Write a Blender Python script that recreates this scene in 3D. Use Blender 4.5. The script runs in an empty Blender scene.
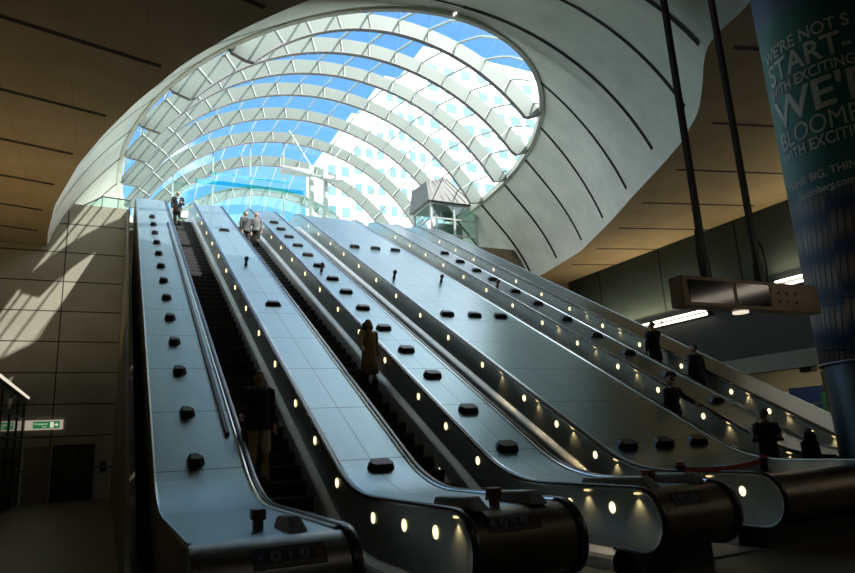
import bpy, bmesh, math, random
from mathutils import Vector, Matrix
random.seed(7)
S = bpy.context.scene
COL = S.collection
PI = math.pi
EYE = 1.63

# ------------------------------------------------------------------ materials
def nt(name):
    m = bpy.data.materials.new(name); m.use_nodes = True
    t = m.node_tree; t.nodes.clear()
    out = t.nodes.new('ShaderNodeOutputMaterial')
    return m, t, out
def N(t, kind, **kw):
    n = t.nodes.new(kind)
    for k, v in kw.items():
        if k.startswith('i_'):
            n.inputs[k[2:].replace('_', ' ')].default_value = v
        else: setattr(n, k, v)
    return n
def rgba(c): return (c[0], c[1], c[2], 1.0)
def bsdf(t, out, color=(.5,.5,.5), rough=.5, metal=0.0, spec=.5):
    b = N(t, 'ShaderNodeBsdfPrincipled')
    b.inputs['Base Color'].default_value = rgba(color)
    b.inputs['Roughness'].default_value = rough
    b.inputs['Metallic'].default_value = metal
    b.inputs['Specular IOR Level'].default_value = spec
    t.links.new(b.outputs[0], out.inputs[0])
    return b
def noisy(name, c1, c2, scale=4.0, rough=.6, metal=0.0, stretch=(1,1,1), spec=.5, rvar=0.0, bump=0.0, detail=5):
    """two tones of one material mixed by noise laid out in world space"""
    m, t, out = nt(name)
    b = bsdf(t, out, c1, rough, metal, spec)
    g = N(t, 'ShaderNodeNewGeometry')
    mp = N(t, 'ShaderNodeMapping'); mp.inputs['Scale'].default_value = stretch
    t.links.new(g.outputs['Position'], mp.inputs['Vector'])
    no = N(t, 'ShaderNodeTexNoise'); no.inputs['Scale'].default_value = scale; no.inputs['Detail'].default_value = detail
    t.links.new(mp.outputs[0], no.inputs['Vector'])
    mx = N(t, 'ShaderNodeMix', data_type='RGBA')
    mx.inputs[6].default_value = rgba(c1); mx.inputs[7].default_value = rgba(c2)
    cr = N(t, 'ShaderNodeMapRange'); cr.inputs[1].default_value = .3; cr.inputs[2].default_value = .7
    t.links.new(no.outputs['Fac'], cr.inputs[0]); t.links.new(cr.outputs[0], mx.inputs[0])
    t.links.new(mx.outputs[2], b.inputs['Base Color'])
    if rvar:
        rr = N(t, 'ShaderNodeMapRange'); rr.inputs[3].default_value = rough - rvar; rr.inputs[4].default_value = rough + rvar
        t.links.new(no.outputs['Fac'], rr.inputs[0]); t.links.new(rr.outputs[0], b.inputs['Roughness'])
    if bump:
        bp = N(t, 'ShaderNodeBump'); bp.inputs['Strength'].default_value = bump; bp.inputs['Distance'].default_value = .02
        t.links.new(no.outputs['Fac'], bp.inputs['Height']); t.links.new(bp.outputs[0], b.inputs['Normal'])
    return m
def plain(name, c, rough=.5, metal=0.0, spec=.5):
    m, t, out = nt(name); bsdf(t, out, c, rough, metal, spec); return m
def glow(name, c, s):
    m, t, out = nt(name)
    e = N(t, 'ShaderNodeEmission'); e.inputs[0].default_value = rgba(c); e.inputs[1].default_value = s
    t.links.new(e.outputs[0], out.inputs[0]); return m
def glass(name, tint=(.9,.97,.97), refl=.06, gl=(.9,.95,1.0)):
    m, t, out = nt(name)
    tr = N(t, 'ShaderNodeBsdfTransparent'); tr.inputs[0].default_value = rgba(tint)
    gs = N(t, 'ShaderNodeBsdfGlossy'); gs.inputs['Roughness'].default_value = .03; gs.inputs[0].default_value = rgba(gl)
    lw = N(t, 'ShaderNodeLayerWeight'); lw.inputs[0].default_value = .5
    pw = N(t, 'ShaderNodeMath', operation='POWER'); pw.inputs[1].default_value = 5.0
    ad = N(t, 'ShaderNodeMath', operation='MULTIPLY_ADD'); ad.inputs[1].default_value = .5; ad.inputs[2].default_value = refl
    ad.use_clamp = True
    t.links.new(lw.outputs['Facing'], pw.inputs[0]); t.links.new(pw.outputs[0], ad.inputs[0])
    mx = N(t, 'ShaderNodeMixShader')
    t.links.new(ad.outputs[0], mx.inputs[0]); t.links.new(tr.outputs[0], mx.inputs[1]); t.links.new(gs.outputs[0], mx.inputs[2])
    t.links.new(mx.outputs[0], out.inputs[0]); return m
def deck_metal(name, c1, c2, rough, seams, joints):
    """brushed sheet with butt joints: seams along the deck at the given X, cross joints every 1.55 m of Y"""
    m, t, out = nt(name)
    b = bsdf(t, out, c1, rough, 1.0)
    g = N(t, 'ShaderNodeNewGeometry')
    sep = N(t, 'ShaderNodeSeparateXYZ'); t.links.new(g.outputs['Position'], sep.inputs[0])
    mp = N(t, 'ShaderNodeMapping'); mp.inputs['Scale'].default_value = (5, .22, .22)
    t.links.new(g.outputs['Position'], mp.inputs['Vector'])
    no = N(t, 'ShaderNodeTexNoise'); no.inputs['Scale'].default_value = 2.0; no.inputs['Detail'].default_value = 6
    t.links.new(mp.outputs[0], no.inputs['Vector'])
    mx = N(t, 'ShaderNodeMix', data_type='RGBA'); mx.inputs[6].default_value = rgba(c1); mx.inputs[7].default_value = rgba(c2)
    t.links.new(no.outputs['Fac'], mx.inputs[0])
    rr = N(t, 'ShaderNodeMapRange'); rr.inputs[3].default_value = rough - .02; rr.inputs[4].default_value = rough + .05
    t.links.new(no.outputs['Fac'], rr.inputs[0]); t.links.new(rr.outputs[0], b.inputs['Roughness'])
    fac = None
    def near(sock, val, w):
        a = N(t, 'ShaderNodeMath', operation='SUBTRACT'); t.links.new(sock, a.inputs[0]); a.inputs[1].default_value = val
        c = N(t, 'ShaderNodeMath', operation='ABSOLUTE'); t.links.new(a.outputs[0], c.inputs[0])
        d = N(t, 'ShaderNodeMath', operation='LESS_THAN'); t.links.new(c.outputs[0], d.inputs[0]); d.inputs[1].default_value = w
        return d.outputs[0]
    fs = [near(sep.outputs[0], x, .006) for x in seams]
    if joints:
        a = N(t, 'ShaderNodeMath', operation='SUBTRACT'); t.links.new(sep.outputs[1], a.inputs[0]); a.inputs[1].default_value = joints
        p = N(t, 'ShaderNodeMath', operation='PINGPONG'); t.links.new(a.outputs[0], p.inputs[0]); p.inputs[1].default_value = .775
        d = N(t, 'ShaderNodeMath', operation='LESS_THAN'); t.links.new(p.outputs[0], d.inputs[0]); d.inputs[1].default_value = .009
        fs.append(d.outputs[0])
    for s in fs:
        if fac is None: fac = s
        else:
            k = N(t, 'ShaderNodeMath', operation='MAXIMUM'); t.links.new(fac, k.inputs[0]); t.links.new(s, k.inputs[1]); fac = k.outputs[0]
    last = mx.outputs[2]
    if fac is not None:
        m2 = N(t, 'ShaderNodeMix', data_type='RGBA'); m2.inputs[7].default_value = rgba((.10,.12,.13))
        t.links.new(fac, m2.inputs[0]); t.links.new(last, m2.inputs[6]); last = m2.outputs[2]
    t.links.new(last, b.inputs['Base Color'])
    return m
def board_concrete(name, c1, c2, joint_a=None, joint_b=None, axes=(0, 2), jw=.02, dark=(.02,.02,.02), rough=.8):
    """cast concrete: blotches plus a grid of recessed panel joints (period, offset) on two world axes"""
    m, t, out = nt(name)
    b = bsdf(t, out, c1, rough, 0, .3)
    g = N(t, 'ShaderNodeNewGeometry')
    sep = N(t, 'ShaderNodeSeparateXYZ'); t.links.new(g.outputs['Position'], sep.inputs[0])
    no = N(t, 'ShaderNodeTexNoise'); no.inputs['Scale'].default_value = .7; no.inputs['Detail'].default_value = 9; no.inputs['Roughness'].default_value = .65
    t.links.new(g.outputs['Position'], no.inputs['Vector'])
    cr = N(t, 'ShaderNodeMapRange'); cr.inputs[1].default_value = .3; cr.inputs[2].default_value = .7
    t.links.new(no.outputs['Fac'], cr.inputs[0])
    mx = N(t, 'ShaderNodeMix', data_type='RGBA'); mx.inputs[6].default_value = rgba(c1); mx.inputs[7].default_value = rgba(c2)
    t.links.new(cr.outputs[0], mx.inputs[0])
    last = mx.outputs[2]; fac = None
    for ax, j in zip(axes, (joint_a, joint_b)):
        if not j: continue
        a = N(t, 'ShaderNodeMath', operation='SUBTRACT'); t.links.new(sep.outputs[ax], a.inputs[0]); a.inputs[1].default_value = j[1]
        p = N(t, 'ShaderNodeMath', operation='PINGPONG'); t.links.new(a.outputs[0], p.inputs[0]); p.inputs[1].default_value = j[0]/2
        d = N(t, 'ShaderNodeMath', operation='LESS_THAN'); t.links.new(p.outputs[0], d.inputs[0]); d.inputs[1].default_value = jw
        if fac is None: fac = d.outputs[0]
        else:
            k = N(t, 'ShaderNodeMath', operation='MAXIMUM'); t.links.new(fac, k.inputs[0]); t.links.new(d.outputs[0], k.inputs[1]); fac = k.outputs[0]
    if fac is not None:
        m2 = N(t, 'ShaderNodeMix', data_type='RGBA'); m2.inputs[7].default_value = rgba(dark)
        t.links.new(fac, m2.inputs[0]); t.links.new(last, m2.inputs[6]); last = m2.outputs[2]
    t.links.new(last, b.inputs['Base Color'])
    return m

M = {}
M['soffit'] = board_concrete('soffit concrete', (.32,.26,.155), (.24,.19,.11), (1.55, 0.3), None, (0,2), .008, (.22,.17,.10))  # browner than the shell mostly for its warm lamplight, put into the colour
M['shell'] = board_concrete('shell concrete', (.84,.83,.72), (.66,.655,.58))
M['endwall'] = board_concrete('panel concrete', (.33,.32,.26), (.26,.25,.20), (2.68, -2.02), (1.3, 1.27), (0,2), .025, (.04,.038,.03))
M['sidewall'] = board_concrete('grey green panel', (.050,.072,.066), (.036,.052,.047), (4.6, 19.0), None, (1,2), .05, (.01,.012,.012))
M['clad'] = noisy('brown cladding', (.16,.135,.085), (.12,.10,.065), 1.5, .6)
M['floor'] = board_concrete('stone floor', (.12,.103,.070), (.095,.082,.055), (.9, 0), (.9, 0), (0,1), .006, (.02,.02,.018), .35)
M['ufloor'] = noisy('upper paving', (.72,.72,.68), (.64,.64,.60), 2, .5)
M['groove'] = plain('groove shadow gap', (.012,.010,.008), .9)
M['rubber'] = plain('handrail rubber', (.020,.022,.026), .25)
M['rail_edge'] = plain('polished rail edge', (.62,.68,.72), .22, 1.0)
M['panel'] = noisy('balustrade steel', (.50,.565,.56), (.43,.49,.485), 2.0, .30, .75, (.5,6,1), rvar=.04)
M['skirt'] = noisy('skirt steel', (.66,.67,.66), (.56,.57,.57), 2.0, .45, .7, (.5,3,1))
M['cap'] = noisy('end cap bronze', (.17,.15,.112), (.125,.11,.085), 3, .38, .9, (1,6,6))
M['capsteel'] = noisy('end cap steel', (.22,.22,.20), (.17,.17,.155), 3, .35, 1.0, (1,6,6))
M['step'] = plain('step casting', (.012,.012,.013), .55)
M['nosing'] = plain('step nosing', (.10,.105,.11), .45, .6)
M['black'] = plain('black rubber block', (.010,.010,.011), .45)
M['blackm'] = plain('black painted metal', (.012,.012,.013), .35)
M['housing'] = noisy('grey housing', (.16,.165,.165), (.12,.125,.125), 4, .4, .6)
M['redbox'] = plain('dark red box', (.16,.035,.03), .45)
M['redbelt'] = plain('red belt', (.35,.03,.04), .6)
M['plaque'] = plain('dark plaque', (.02,.024,.035), .4)
M['icon_blue'] = plain('blue pictogram', (.03,.05,.14), .5)
M['icon_white'] = plain('white pictogram', (.16,.17,.19), .5)
M['icon_red'] = plain('red pictogram', (.14,.04,.03), .5)
M['lamp'] = glow('balustrade lamp', (1.0,.76,.36), 1.05)
M['lampw'] = glow('fluorescent tube', (1.0,.86,.68), 3.2)
M['lampdim'] = glow('dim strip light', (1.0,.9,.7), .35)
M['downl'] = glow('handrail downlight', (1.0,.72,.32), .45)
M['rib'] = noisy('painted canopy steel', (.115,.148,.130), (.10,.13,.115), .8, .5)
M['ribflange'] = plain('dark rib flange', (.16,.15,.15), .45)
M['purlin'] = plain('canopy glazing bar', (.42,.47,.44), .45)
M['glass'] = glass('canopy glass', (.93,.98,1.0), .03)
M['glassgreen'] = glass('green glass', (.84,.96,.93), .06)
M['teal'] = glass('teal glass', (.25,.85,.90), .10)
M['ring'] = noisy('opening ring', (.80,.79,.69), (.70,.69,.61), 1, .7)
M['white'] = plain('white painted metal', (.32,.34,.33), .5)
M['mast'] = plain('mast paint', (.26,.32,.28), .45)
M['bronze'] = noisy('sign bronze', (.24,.19,.105), (.18,.14,.075), 6, .4, .5)
M['screen'] = plain('dark screen', (.006,.006,.007), .08)
M['bronzeglass'] = plain('bronze glass', (.035,.03,.02), .06)
M['pole'] = plain('black hanger', (.012,.011,.011), .4)
M['steelcol'] = noisy('column cladding', (.10,.13,.155), (.075,.10,.12), 1.2, .34, .85)
M['signgreen'] = glow('sign green', (.02,.20,.06), .30)
M['signwhite'] = glow('sign white', (.55,.58,.45), .45)
M['signend'] = glow('sign end panel', (.50,.42,.33), .30)
M['hood'] = noisy('grey hood', (.12,.12,.115), (.09,.09,.088), 2, .6)
M['bldg'] = noisy('white stone', (.86,.86,.86), (.80,.80,.80), .3, .7)
M['bwin'] = plain('office window', (.10,.19,.22), .25)
M['ground'] = noisy('street paving', (.45,.45,.43), (.40,.40,.38), .5, .8)
M['passage'] = plain('passage plaster', (.55,.50,.36), .7)
M['louvre'] = noisy('dark louvre', (.012,.020,.019), (.008,.013,.0125), 10, .6, 0, (1,1,14))
M['beam'] = noisy('grey beam', (.15,.17,.15), (.12,.14,.12), 1, .6)
M['posterblue'] = plain('poster blue', (.02,.05,.22), .5)
M['postergreen'] = plain('poster green', (.03,.22,.10), .5)
M['door'] = plain('dark door', (.030,.026,.020), .45)

# ------------------------------------------------------------------ mesh helpers
def newobj(name, verts, faces, mats, parent=None, fm=None, smooth=False, **props):
    me = bpy.data.meshes.new(name)
    off = Vector(parent_world(parent)) if parent else Vector((0,0,0))
    me.from_pydata([Vector(v) - off for v in verts], [], faces)
    if not isinstance(mats, (list, tuple)): mats = [mats]
    for mm in mats: me.materials.append(mm)
    if fm:
        for p, i in zip(me.polygons, fm): p.material_index = i
    if smooth:
        for p in me.polygons: p.use_smooth = True
    bm = bmesh.new(); bm.from_mesh(me)
    bmesh.ops.recalc_face_normals(bm, faces=bm.faces[:]); bm.to_mesh(me); bm.free()
    me.update()
    o = bpy.data.objects.new(name, me); COL.objects.link(o)
    if parent: o.parent = parent
    for k, v in props.items(): o[k] = v
    return o
def parent_world(p):
    v = Vector((0,0,0))
    while p is not None:
        v = v + p.location; p = p.parent
    return v
def thing(name, label, cat, loc=(0,0,0), group=None):
    o = bpy.data.objects.new(name, None); COL.objects.link(o)
    o.location = loc; o.empty_display_size = .2
    o['label'] = label; o['category'] = cat
    if group: o['group'] = group
    return o
def struct(o):
    o['kind'] = 'structure'; return o
class MB:
    """collects geometry for one mesh object, in world coordinates"""
    def __init__(s): s.v = []; s.f = []; s.m = []
    def add(s, vs, fs, mi=0):
        o = len(s.v); s.v += [tuple(v) for v in vs]
        for f in fs: s.f.append([i + o for i in f]); s.m.append(mi)
        return s
    def box(s, x0, x1, y0, y1, z0, z1, mi=0):
        vs = [(x,y,z) for z in (z0,z1) for y in (y0,y1) for x in (x0,x1)]
        return s.add(vs, [(0,2,3,1),(4,5,7,6),(0,1,5,4),(2,6,7,3),(0,4,6,2),(1,3,7,5)], mi)
    def hexa(s, bot, top, mi=0):
        """bot, top: matching rings of points"""
        n = len(bot); vs = list(bot) + list(top)
        fs = [tuple(range(n))[::-1], tuple(range(n, 2*n))] + [(i, (i+1) % n, n + (i+1) % n, n + i) for i in range(n)]
        return s.add(vs, fs, mi)
    def tube(s, pts, r, n=8, mi=0, caps=True):
        pts = [Vector(p) for p in pts]; rings = []
        for i, p in enumerate(pts):
            d = (pts[min(i+1, len(pts)-1)] - pts[max(i-1, 0)]).normalized()
            a = d.cross(Vector((0,0,1)))
            if a.length < 1e-3: a = d.cross(Vector((1,0,0)))
            a.normalize(); b = d.cross(a)
            rr = r[i] if isinstance(r, (list, tuple)) else r
            rings.append([p + a*math.cos(2*PI*k/n)*rr + b*math.sin(2*PI*k/n)*rr for k in range(n)])
        vs = [v for q in rings for v in q]; fs = []
        for i in range(len(pts)-1):
            for k in range(n):
                fs.append((i*n+k, i*n+(k+1)%n, (i+1)*n+(k+1)%n, (i+1)*n+k))
        if caps: fs += [tuple(range(n)), tuple(range((len(pts)-1)*n, len(pts)*n))]
        return s.add(vs, fs, mi)
    def grid(s, rows, mi=0, close=False):
        """rows: equal length lists of points, joined by quads"""
        n = len(rows[0]); vs = [v for r in rows for v in r]; fs = []
        for i in range(len(rows)-1):
            for k in range(n - (0 if close else 1)):
                fs.append((i*n+k, i*n+(k+1)%n, (i+1)*n+(k+1)%n, (i+1)*n+k))
        return s.add(vs, fs, mi)
    def build(s, name, mats, parent=None, smooth=False, bevel=0, solid=0, **props):
        o = newobj(name, s.v, s.f, mats, parent, s.m, smooth, **props)
        if solid:
            md = o.modifiers.new('solidify', 'SOLIDIFY'); md.thickness = solid; md.offset = 0
        if bevel:
            md = o.modifiers.new('bevel', 'BEVEL'); md.width = bevel; md.segments = 2; md.limit_method = 'ANGLE'
        return o

# ------------------------------------------------------------------ camera
cam = bpy.data.cameras.new('camera'); cam_o = bpy.data.objects.new('camera', cam); COL.objects.link(cam_o)
R = [[0.9001469295796121, -0.05508202687913139, 0.4320896613936556], [-0.43255618332520535, -0.22983994857814094, 0.8718192165264133], [-0.05128989603741295, 0.9716684456914737, 0.23071579532400288]]
right = Vector((R[0][0], R[1][0], R[2][0])); up = Vector((R[0][1], R[1][1], R[2][1])); fwd = Vector((R[0][2], R[1][2], R[2][2]))
mw = Matrix((( right.x, up.x, -fwd.x, 0), (right.y, up.y, -fwd.y, 0), (right.z, up.z, -fwd.z, EYE), (0,0,0,1)))
cam_o.matrix_world = mw
cam.sensor_width = 36; cam.lens = 650/855*36; cam.clip_end = 600; cam.clip_start = .05
S.camera = cam_o

# ------------------------------------------------------------------ escalator profile
TAN = .5607; ANG = math.atan(TAN); COSA = math.cos(ANG); SINA = math.sin(ANG)
KY = 8.75; TY = 30.3; RZ = 1.0; TZ = RZ + (TY-KY)*TAN
RC = 3.2; TL = RC*math.tan(ANG/2); NR = .375
YEND = 33.5
def rail_line(yf, step=1.2):
    """points (y, z, ny, nz) along the top of the handrail from the front of the newel up to the top landing"""
    pts = []
    def seg(y0, z0, y1, z1, n, ny, nz):
        for i in range(n): pts.append((y0+(y1-y0)*i/n, z0+(z1-z0)*i/n, ny, nz))
    seg(yf+NR, RZ, KY-TL, RZ, 4, 0, 1)
    cy, cz = KY-TL, RZ+RC
    for i in range(9):
        a = ANG*i/9; pts.append((cy+RC*math.sin(a), cz-RC*math.cos(a), -math.sin(a), math.cos(a)))
    y0, z0 = KY+TL*COSA, RZ+TL*SINA; y1, z1 = TY-TL*COSA, TZ-TL*SINA
    seg(y0, z0, y1, z1, 24, -SINA, COSA)
    cy, cz = TY+TL, TZ-RC
    for i in range(9):
        a = ANG*(1-i/9); pts.append((cy-RC*math.sin(a), cz+RC*math.cos(a), -math.sin(a), math.cos(a)))
    seg(TY+TL, TZ, YEND, TZ, 3, 0, 1)
    pts.append((YEND, TZ, 0, 1))
    return pts
def newel_arc(yf, full=True, n=12):
    """points round the front of the newel, from the bottom return to just before the top"""
    cy, cz = yf+NR, RZ-NR; out = []
    if full: out.append((cy+.5, RZ-2*NR, 0, -1)); out.append((cy+.2, RZ-2*NR, 0, -1))
    for i in range(n):
        a = -PI/2 - PI*i/n
        out.append((cy+NR*math.cos(a), cz+NR*math.sin(a), math.cos(a), math.sin(a)))
    return out
def railz(y):
    pts = RL
    for p, q in zip(pts, pts[1:]):
        if p[0] <= y <= q[0]: return p[1] + (q[1]-p[1])*(y-p[0])/(q[0]-p[0])
    return RZ if y < pts[0][0] else TZ
RL = rail_line(5.3)
def sweep(path, section, closed=True):
    """section: (u across X, v along the path normal); returns rows of points"""
    return lambda X: [[(X+u, y+ny*v, z+nz*v) for (u, v) in section] for (y, z, ny, nz) in path]
# boundaries of decks and escalators across X
XB = dict(P1=(.60,1.82), E1=(1.82,3.04), P2=(3.04,4.25), E2=(4.25,5.57), P3=(5.57,6.75), E3=(6.75,7.98),
          W=(7.98,10.90), E4=(10.90,12.08), P4=(12.08,13.25), E5=(13.25,14.42), P5=(14.42,15.70))
FY = dict(P1=5.08, P2=5.40, P3=5.66, W=5.95, P4=8.15, P5=8.2)

# ---- decks
ordinal = ['lowest','second','third','fourth','fifth','sixth','seventh','eighth','ninth','tenth','eleventh','twelfth','thirteenth','fourteenth']
def deck_surface_z(y): return railz(y) - .035
def deck_frame(y):
    a = (railz(y+.02)-railz(y-.02))/.04; L = math.hypot(1, a)
    return Vector((0, 1/L, a/L)), Vector((0, -a/L, 1/L))
def block(parent, x, y, pts, h, taper=.7, mat=None, name='stop_block', **props):
    """raised block on the deck: outline pts (across, along) with a smaller top"""
    t, n = deck_frame(y); o = Vector((x, y, deck_surface_z(y))) - n*.004
    e = Vector((1,0,0))
    cx = sum(p[0] for p in pts)/len(pts); cy = sum(p[1] for p in pts)/len(pts)
    bot = [o + e*p[0] + t*p[1] for p in pts]
    top = [o + e*(cx+(p[0]-cx)*taper) + t*(cy+(p[1]-cy)*taper) + n*h for p in pts]
    return MB().hexa(bot, top).build(name, mat or M['black'], parent, bevel=.008, **props)
PENT = [(-.10,-.12),(.07,-.12),(.14,-.02),(.05,.12),(-.10,.12)]
HEX = [(-.22,-.02),(-.15,-.13),(.17,-.13),(.22,-.04),(.17,.13),(-.15,.13)]
TRAP = [(-.22,-.10),(.22,-.10),(.17,.12),(-.17,.12)]
def stop_post(parent, x, y, mat, post=None):
    t, n = deck_frame(y); o = Vector((x, y, deck_surface_z(y))) - n*.004
    p = MB().tube([o, o+n*.10, o+n*.16, o+n*.24], [.055,.04,.05,.085], 10).build('stop_button_post', post or M['blackm'], parent)
    a = o+n*.24 + Vector((0,-.01,0))
    MB().tube([a, a+n*.05], [.06,.045], 10).build('button', mat, p)
def pictograms(parent, x0, x1, yf, k):
    """notice plate on the rounded end of the deck, with a row of round and square symbols"""
    cy, cz = yf+NR, RZ-NR; r = NR-.035+.006
    def P(x, a, rr=r): return (x, cy+rr*math.cos(a), cz+rr*math.sin(a))
    A0, A1 = PI-.95, PI-.45
    rows = [[P(x0+(x1-x0)*i/6, A0+(A1-A0)*j/4) for i in range(7)] for j in range(5)]
    pl = MB().grid(rows).build('notice_plate', M['plaque'], parent, solid=.004)
    for i in range(k):
        xc = x0+(x1-x0)*(i+.5)/k; am = (A0+A1)/2; rr = r+.006; q = .042
        mat = M['icon_red'] if i == k-1 else (M['icon_blue'] if i % 2 == 0 else M['icon_white'])
        ring = [P(xc+q*math.cos(2*PI*j/14), am+q*math.sin(2*PI*j/14)/r, rr) for j in range(14)]
        MB().add(ring, [tuple(range(14))]).build('pictogram', mat, pl, solid=.003)
        bar = [P(xc-.010, am-.06, rr+.004), P(xc+.010, am-.06, rr+.004), P(xc+.010, am+.06, rr+.004), P(xc-.010, am+.06, rr+.004)]
        MB().add(bar, [(0,1,2,3)]).build('pictogram_figure', M['icon_white'] if mat is not M['icon_white'] else M['plaque'], pl, solid=.002)
def wedge_housing(parent, x0, x1, y0, y1, h=.13):
    z = RZ-.038
    bot = [(x0,y0,z),(x1,y0,z),(x1,y1,z),(x0,y1,z)]
    d = .03
    top = [(x0+d,y0+.16,z+h),(x1-d,y0+.16,z+h),(x1-d,y1-.02,z+h*.75),(x0+d,y1-.02,z+h*.75)]
    MB().hexa(bot, top).build('rail_housing', M['housing'], parent, bevel=.02)
def stop_box(parent, x, y, red=True):
    z = RZ-.038
    b = MB().box(x-.04,x+.04,y-.045,y+.045,z,z+.09).box(x-.058,x+.058,y-.065,y+.065,z+.09,z+.18)
    o = b.build('stop_box', M['redbox'] if red else M['housing'], parent, bevel=.01)
    MB().tube([(x,y-.065,z+.135),(x,y-.085,z+.135)],.024,12).build('button', M['redbox'], o)
    return o
def make_deck(key, label, mat, left_open=False, right_open=False, cap=None):
    x0, x1 = XB[key]; yf = FY[key]
    a0 = x0 + (0 if left_open else .045); a1 = x1 - (0 if right_open else .045)
    t = thing('escalator_deck', label, 'escalator deck', ((x0+x1)/2, yf+NR, 0), 'metal decks between the escalators')
    path = rail_line(yf)
    off = -.035
    xs = [a0 + (a1-a0)*i/4 for i in range(5)]
    rows = [[(x, y+ny*off, z+nz*off) for x in xs] for (y,z,ny,nz) in path]
    mb = MB().grid(rows)
    mb.build('deck_panel', mat, t)
    # rounded front end
    arc = newel_arc(yf, full=True)
    arc.append((yf+NR, RZ, 0, 1))
    rows = [[(x, y+ny*off, z+nz*off) for x in xs] for (y,z,ny,nz) in arc]
    MB().grid(rows).build('end_cap', cap or M['cap'], t, smooth=True)
    MB().box(a0+.03, a1-.03, yf+NR+.06, yf+NR+1.2, 0, RZ-2*NR+.03).build('plinth', M['blackm'], t)
    for side, x in ((left_open, x0), (right_open, x1)):
        if side:
            # tall outer cladding down to the floor
            cols = [(y+ny*off, z+nz*off) for (y,z,ny,nz) in path]
            v = [(x, y, z) for y, z in cols] + [(x, y, (max(0, z-3.5 if z > 4 else 0) if left_open else max(0, z-1.0))) for y, z in cols]
            n = len(cols)
            MB().add(v, [(i, i+1, n+i+1, n+i) for i in range(n-1)]).build('side_cladding', M['clad'] if left_open else M['capsteel'], t, solid=.02)
            cy, cz = yf+NR, RZ-NR
            ring = [(x, cy+(NR-.035)*math.cos(a), cz+(NR-.035)*math.sin(a)) for a in [PI/2+PI*i/12 for i in range(13)]]
            MB().add([(x,cy,cz)]+ring, [(0,i+1,i+2) for i in range(12)]).build('end_plate', cap or M['cap'], t, solid=.02)
            e = .012
            rows = [[(x-e, y+ny*(off+.012), z+nz*(off+.012)), (x+e, y+ny*(off+.012), z+nz*(off+.012)), (x+e, y+ny*(off-.03), z+nz*(off-.03)), (x-e, y+ny*(off-.03), z+nz*(off-.03))] for (y,z,ny,nz) in path]
            MB().grid(rows, close=True).build('edge_trim', M['rail_edge'], t)
    return t
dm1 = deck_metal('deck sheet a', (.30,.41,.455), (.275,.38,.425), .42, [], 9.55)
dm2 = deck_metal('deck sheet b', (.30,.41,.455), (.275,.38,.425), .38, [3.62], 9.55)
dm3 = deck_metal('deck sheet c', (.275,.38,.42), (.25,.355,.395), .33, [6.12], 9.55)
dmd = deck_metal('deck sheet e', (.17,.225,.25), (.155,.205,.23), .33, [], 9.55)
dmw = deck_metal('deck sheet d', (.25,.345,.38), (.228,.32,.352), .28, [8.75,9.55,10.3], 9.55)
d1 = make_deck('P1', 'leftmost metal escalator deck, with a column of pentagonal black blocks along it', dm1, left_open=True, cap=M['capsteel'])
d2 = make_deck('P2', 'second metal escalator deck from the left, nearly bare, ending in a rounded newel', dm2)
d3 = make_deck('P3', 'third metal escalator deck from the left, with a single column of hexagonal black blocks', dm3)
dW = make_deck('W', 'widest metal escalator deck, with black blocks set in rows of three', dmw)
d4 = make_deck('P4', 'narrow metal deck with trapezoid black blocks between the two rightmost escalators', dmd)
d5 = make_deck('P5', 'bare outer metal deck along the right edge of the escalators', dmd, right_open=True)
for y in (9.69,10.99,12.47,13.78,15.11,16.44,17.78,19.12,20.46,21.8,23.14,24.48,25.8):
    block(d1, 1.11, y, PENT, .12)
for y in (9.61,10.86,12.3,13.58,14.9,16.34,17.7,18.96,20.4,21.75,23.1,24.45,25.8,27.1):
    block(d3, 6.09, y, HEX, .10, .8)
block(d2, 3.68, 9.32, HEX, .10, .8); block(d2, 3.65, 16.34, TRAP, .10); block(d2, 3.62, 24.6, TRAP, .10)
for y in (9.43, 16.12, 23.7):
    for x in (8.55, 9.45, 10.33): block(dW, x, y, TRAP if y > 10 else HEX, .11, .8)
for y in (9.65,10.94,12.26,13.58,14.81,16.1,17.53,18.78,20.19,21.33,22.6,23.9):
    block(d4, 12.74, y, TRAP, .12)
stop_post(d2, 3.61, 19.9, M['blackm'])
stop_post(d3, 6.0, 19.81, M['redbox'], M['redbox'])
stop_post(dW, 8.44, 19.54, M['blackm']); stop_post(dW, 10.16, 19.43, M['redbelt'], M['housing'])
stop_post(d4, 12.33, 19.26, M['redbox'], M['redbox'])
# bright trim strips along the handrails
for dk, key, both in ((d1,'P1',2),(d2,'P2',3),(d3,'P3',3),(dW,'W',3),(d4,'P4',3),(d5,'P5',1)):
    for bit, X, sg in ((1, XB[key][0], 1), (2, XB[key][1], -1)):
        if not both & bit: continue
        rows = [[(X+sg*u, y+ny*w, z+nz*w) for u, w in ((.047,-.040),(.047,-.012),(.066,-.006),(.088,-.020),(.088,-.040))] for (y,z,ny,nz) in rail_line(FY[key])]
        MB().grid(rows).build('edge_trim', M['rail_edge'], dk)
# rubber strip on the first deck, next to its handrail
rows = []
for i in range(36):
    y = 10.35+i*.42; tt, n = deck_frame(y); o = Vector((1.64, y, deck_surface_z(y)))
    rows.append([o+Vector((-.03,0,0))-n*.003, o+Vector((-.03,0,0))+n*.05, o+Vector((.03,0,0))+n*.05, o+Vector((.03,0,0))-n*.003])
MB().grid(rows, close=True).add(rows[0]+rows[-1], [(0,1,2,3),(4,5,6,7)]).build('rubber_strip', M['black'], d1)
pictograms(d1, 1.02, 1.58, FY['P1'], 5); pictograms(d2, 3.22, 3.80, FY['P2'], 5); pictograms(d3, 5.80, 6.30, FY['P3'], 5)
wedge_housing(d1, 1.36, 1.52, 5.45, 6.05); stop_box(d1, 1.20, 5.90, False)
wedge_housing(d2, 3.11, 3.30, 5.55, 6.45); wedge_housing(d2, 3.80, 4.02, 5.62, 6.55); stop_box(d2, 3.52, 5.86)
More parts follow.
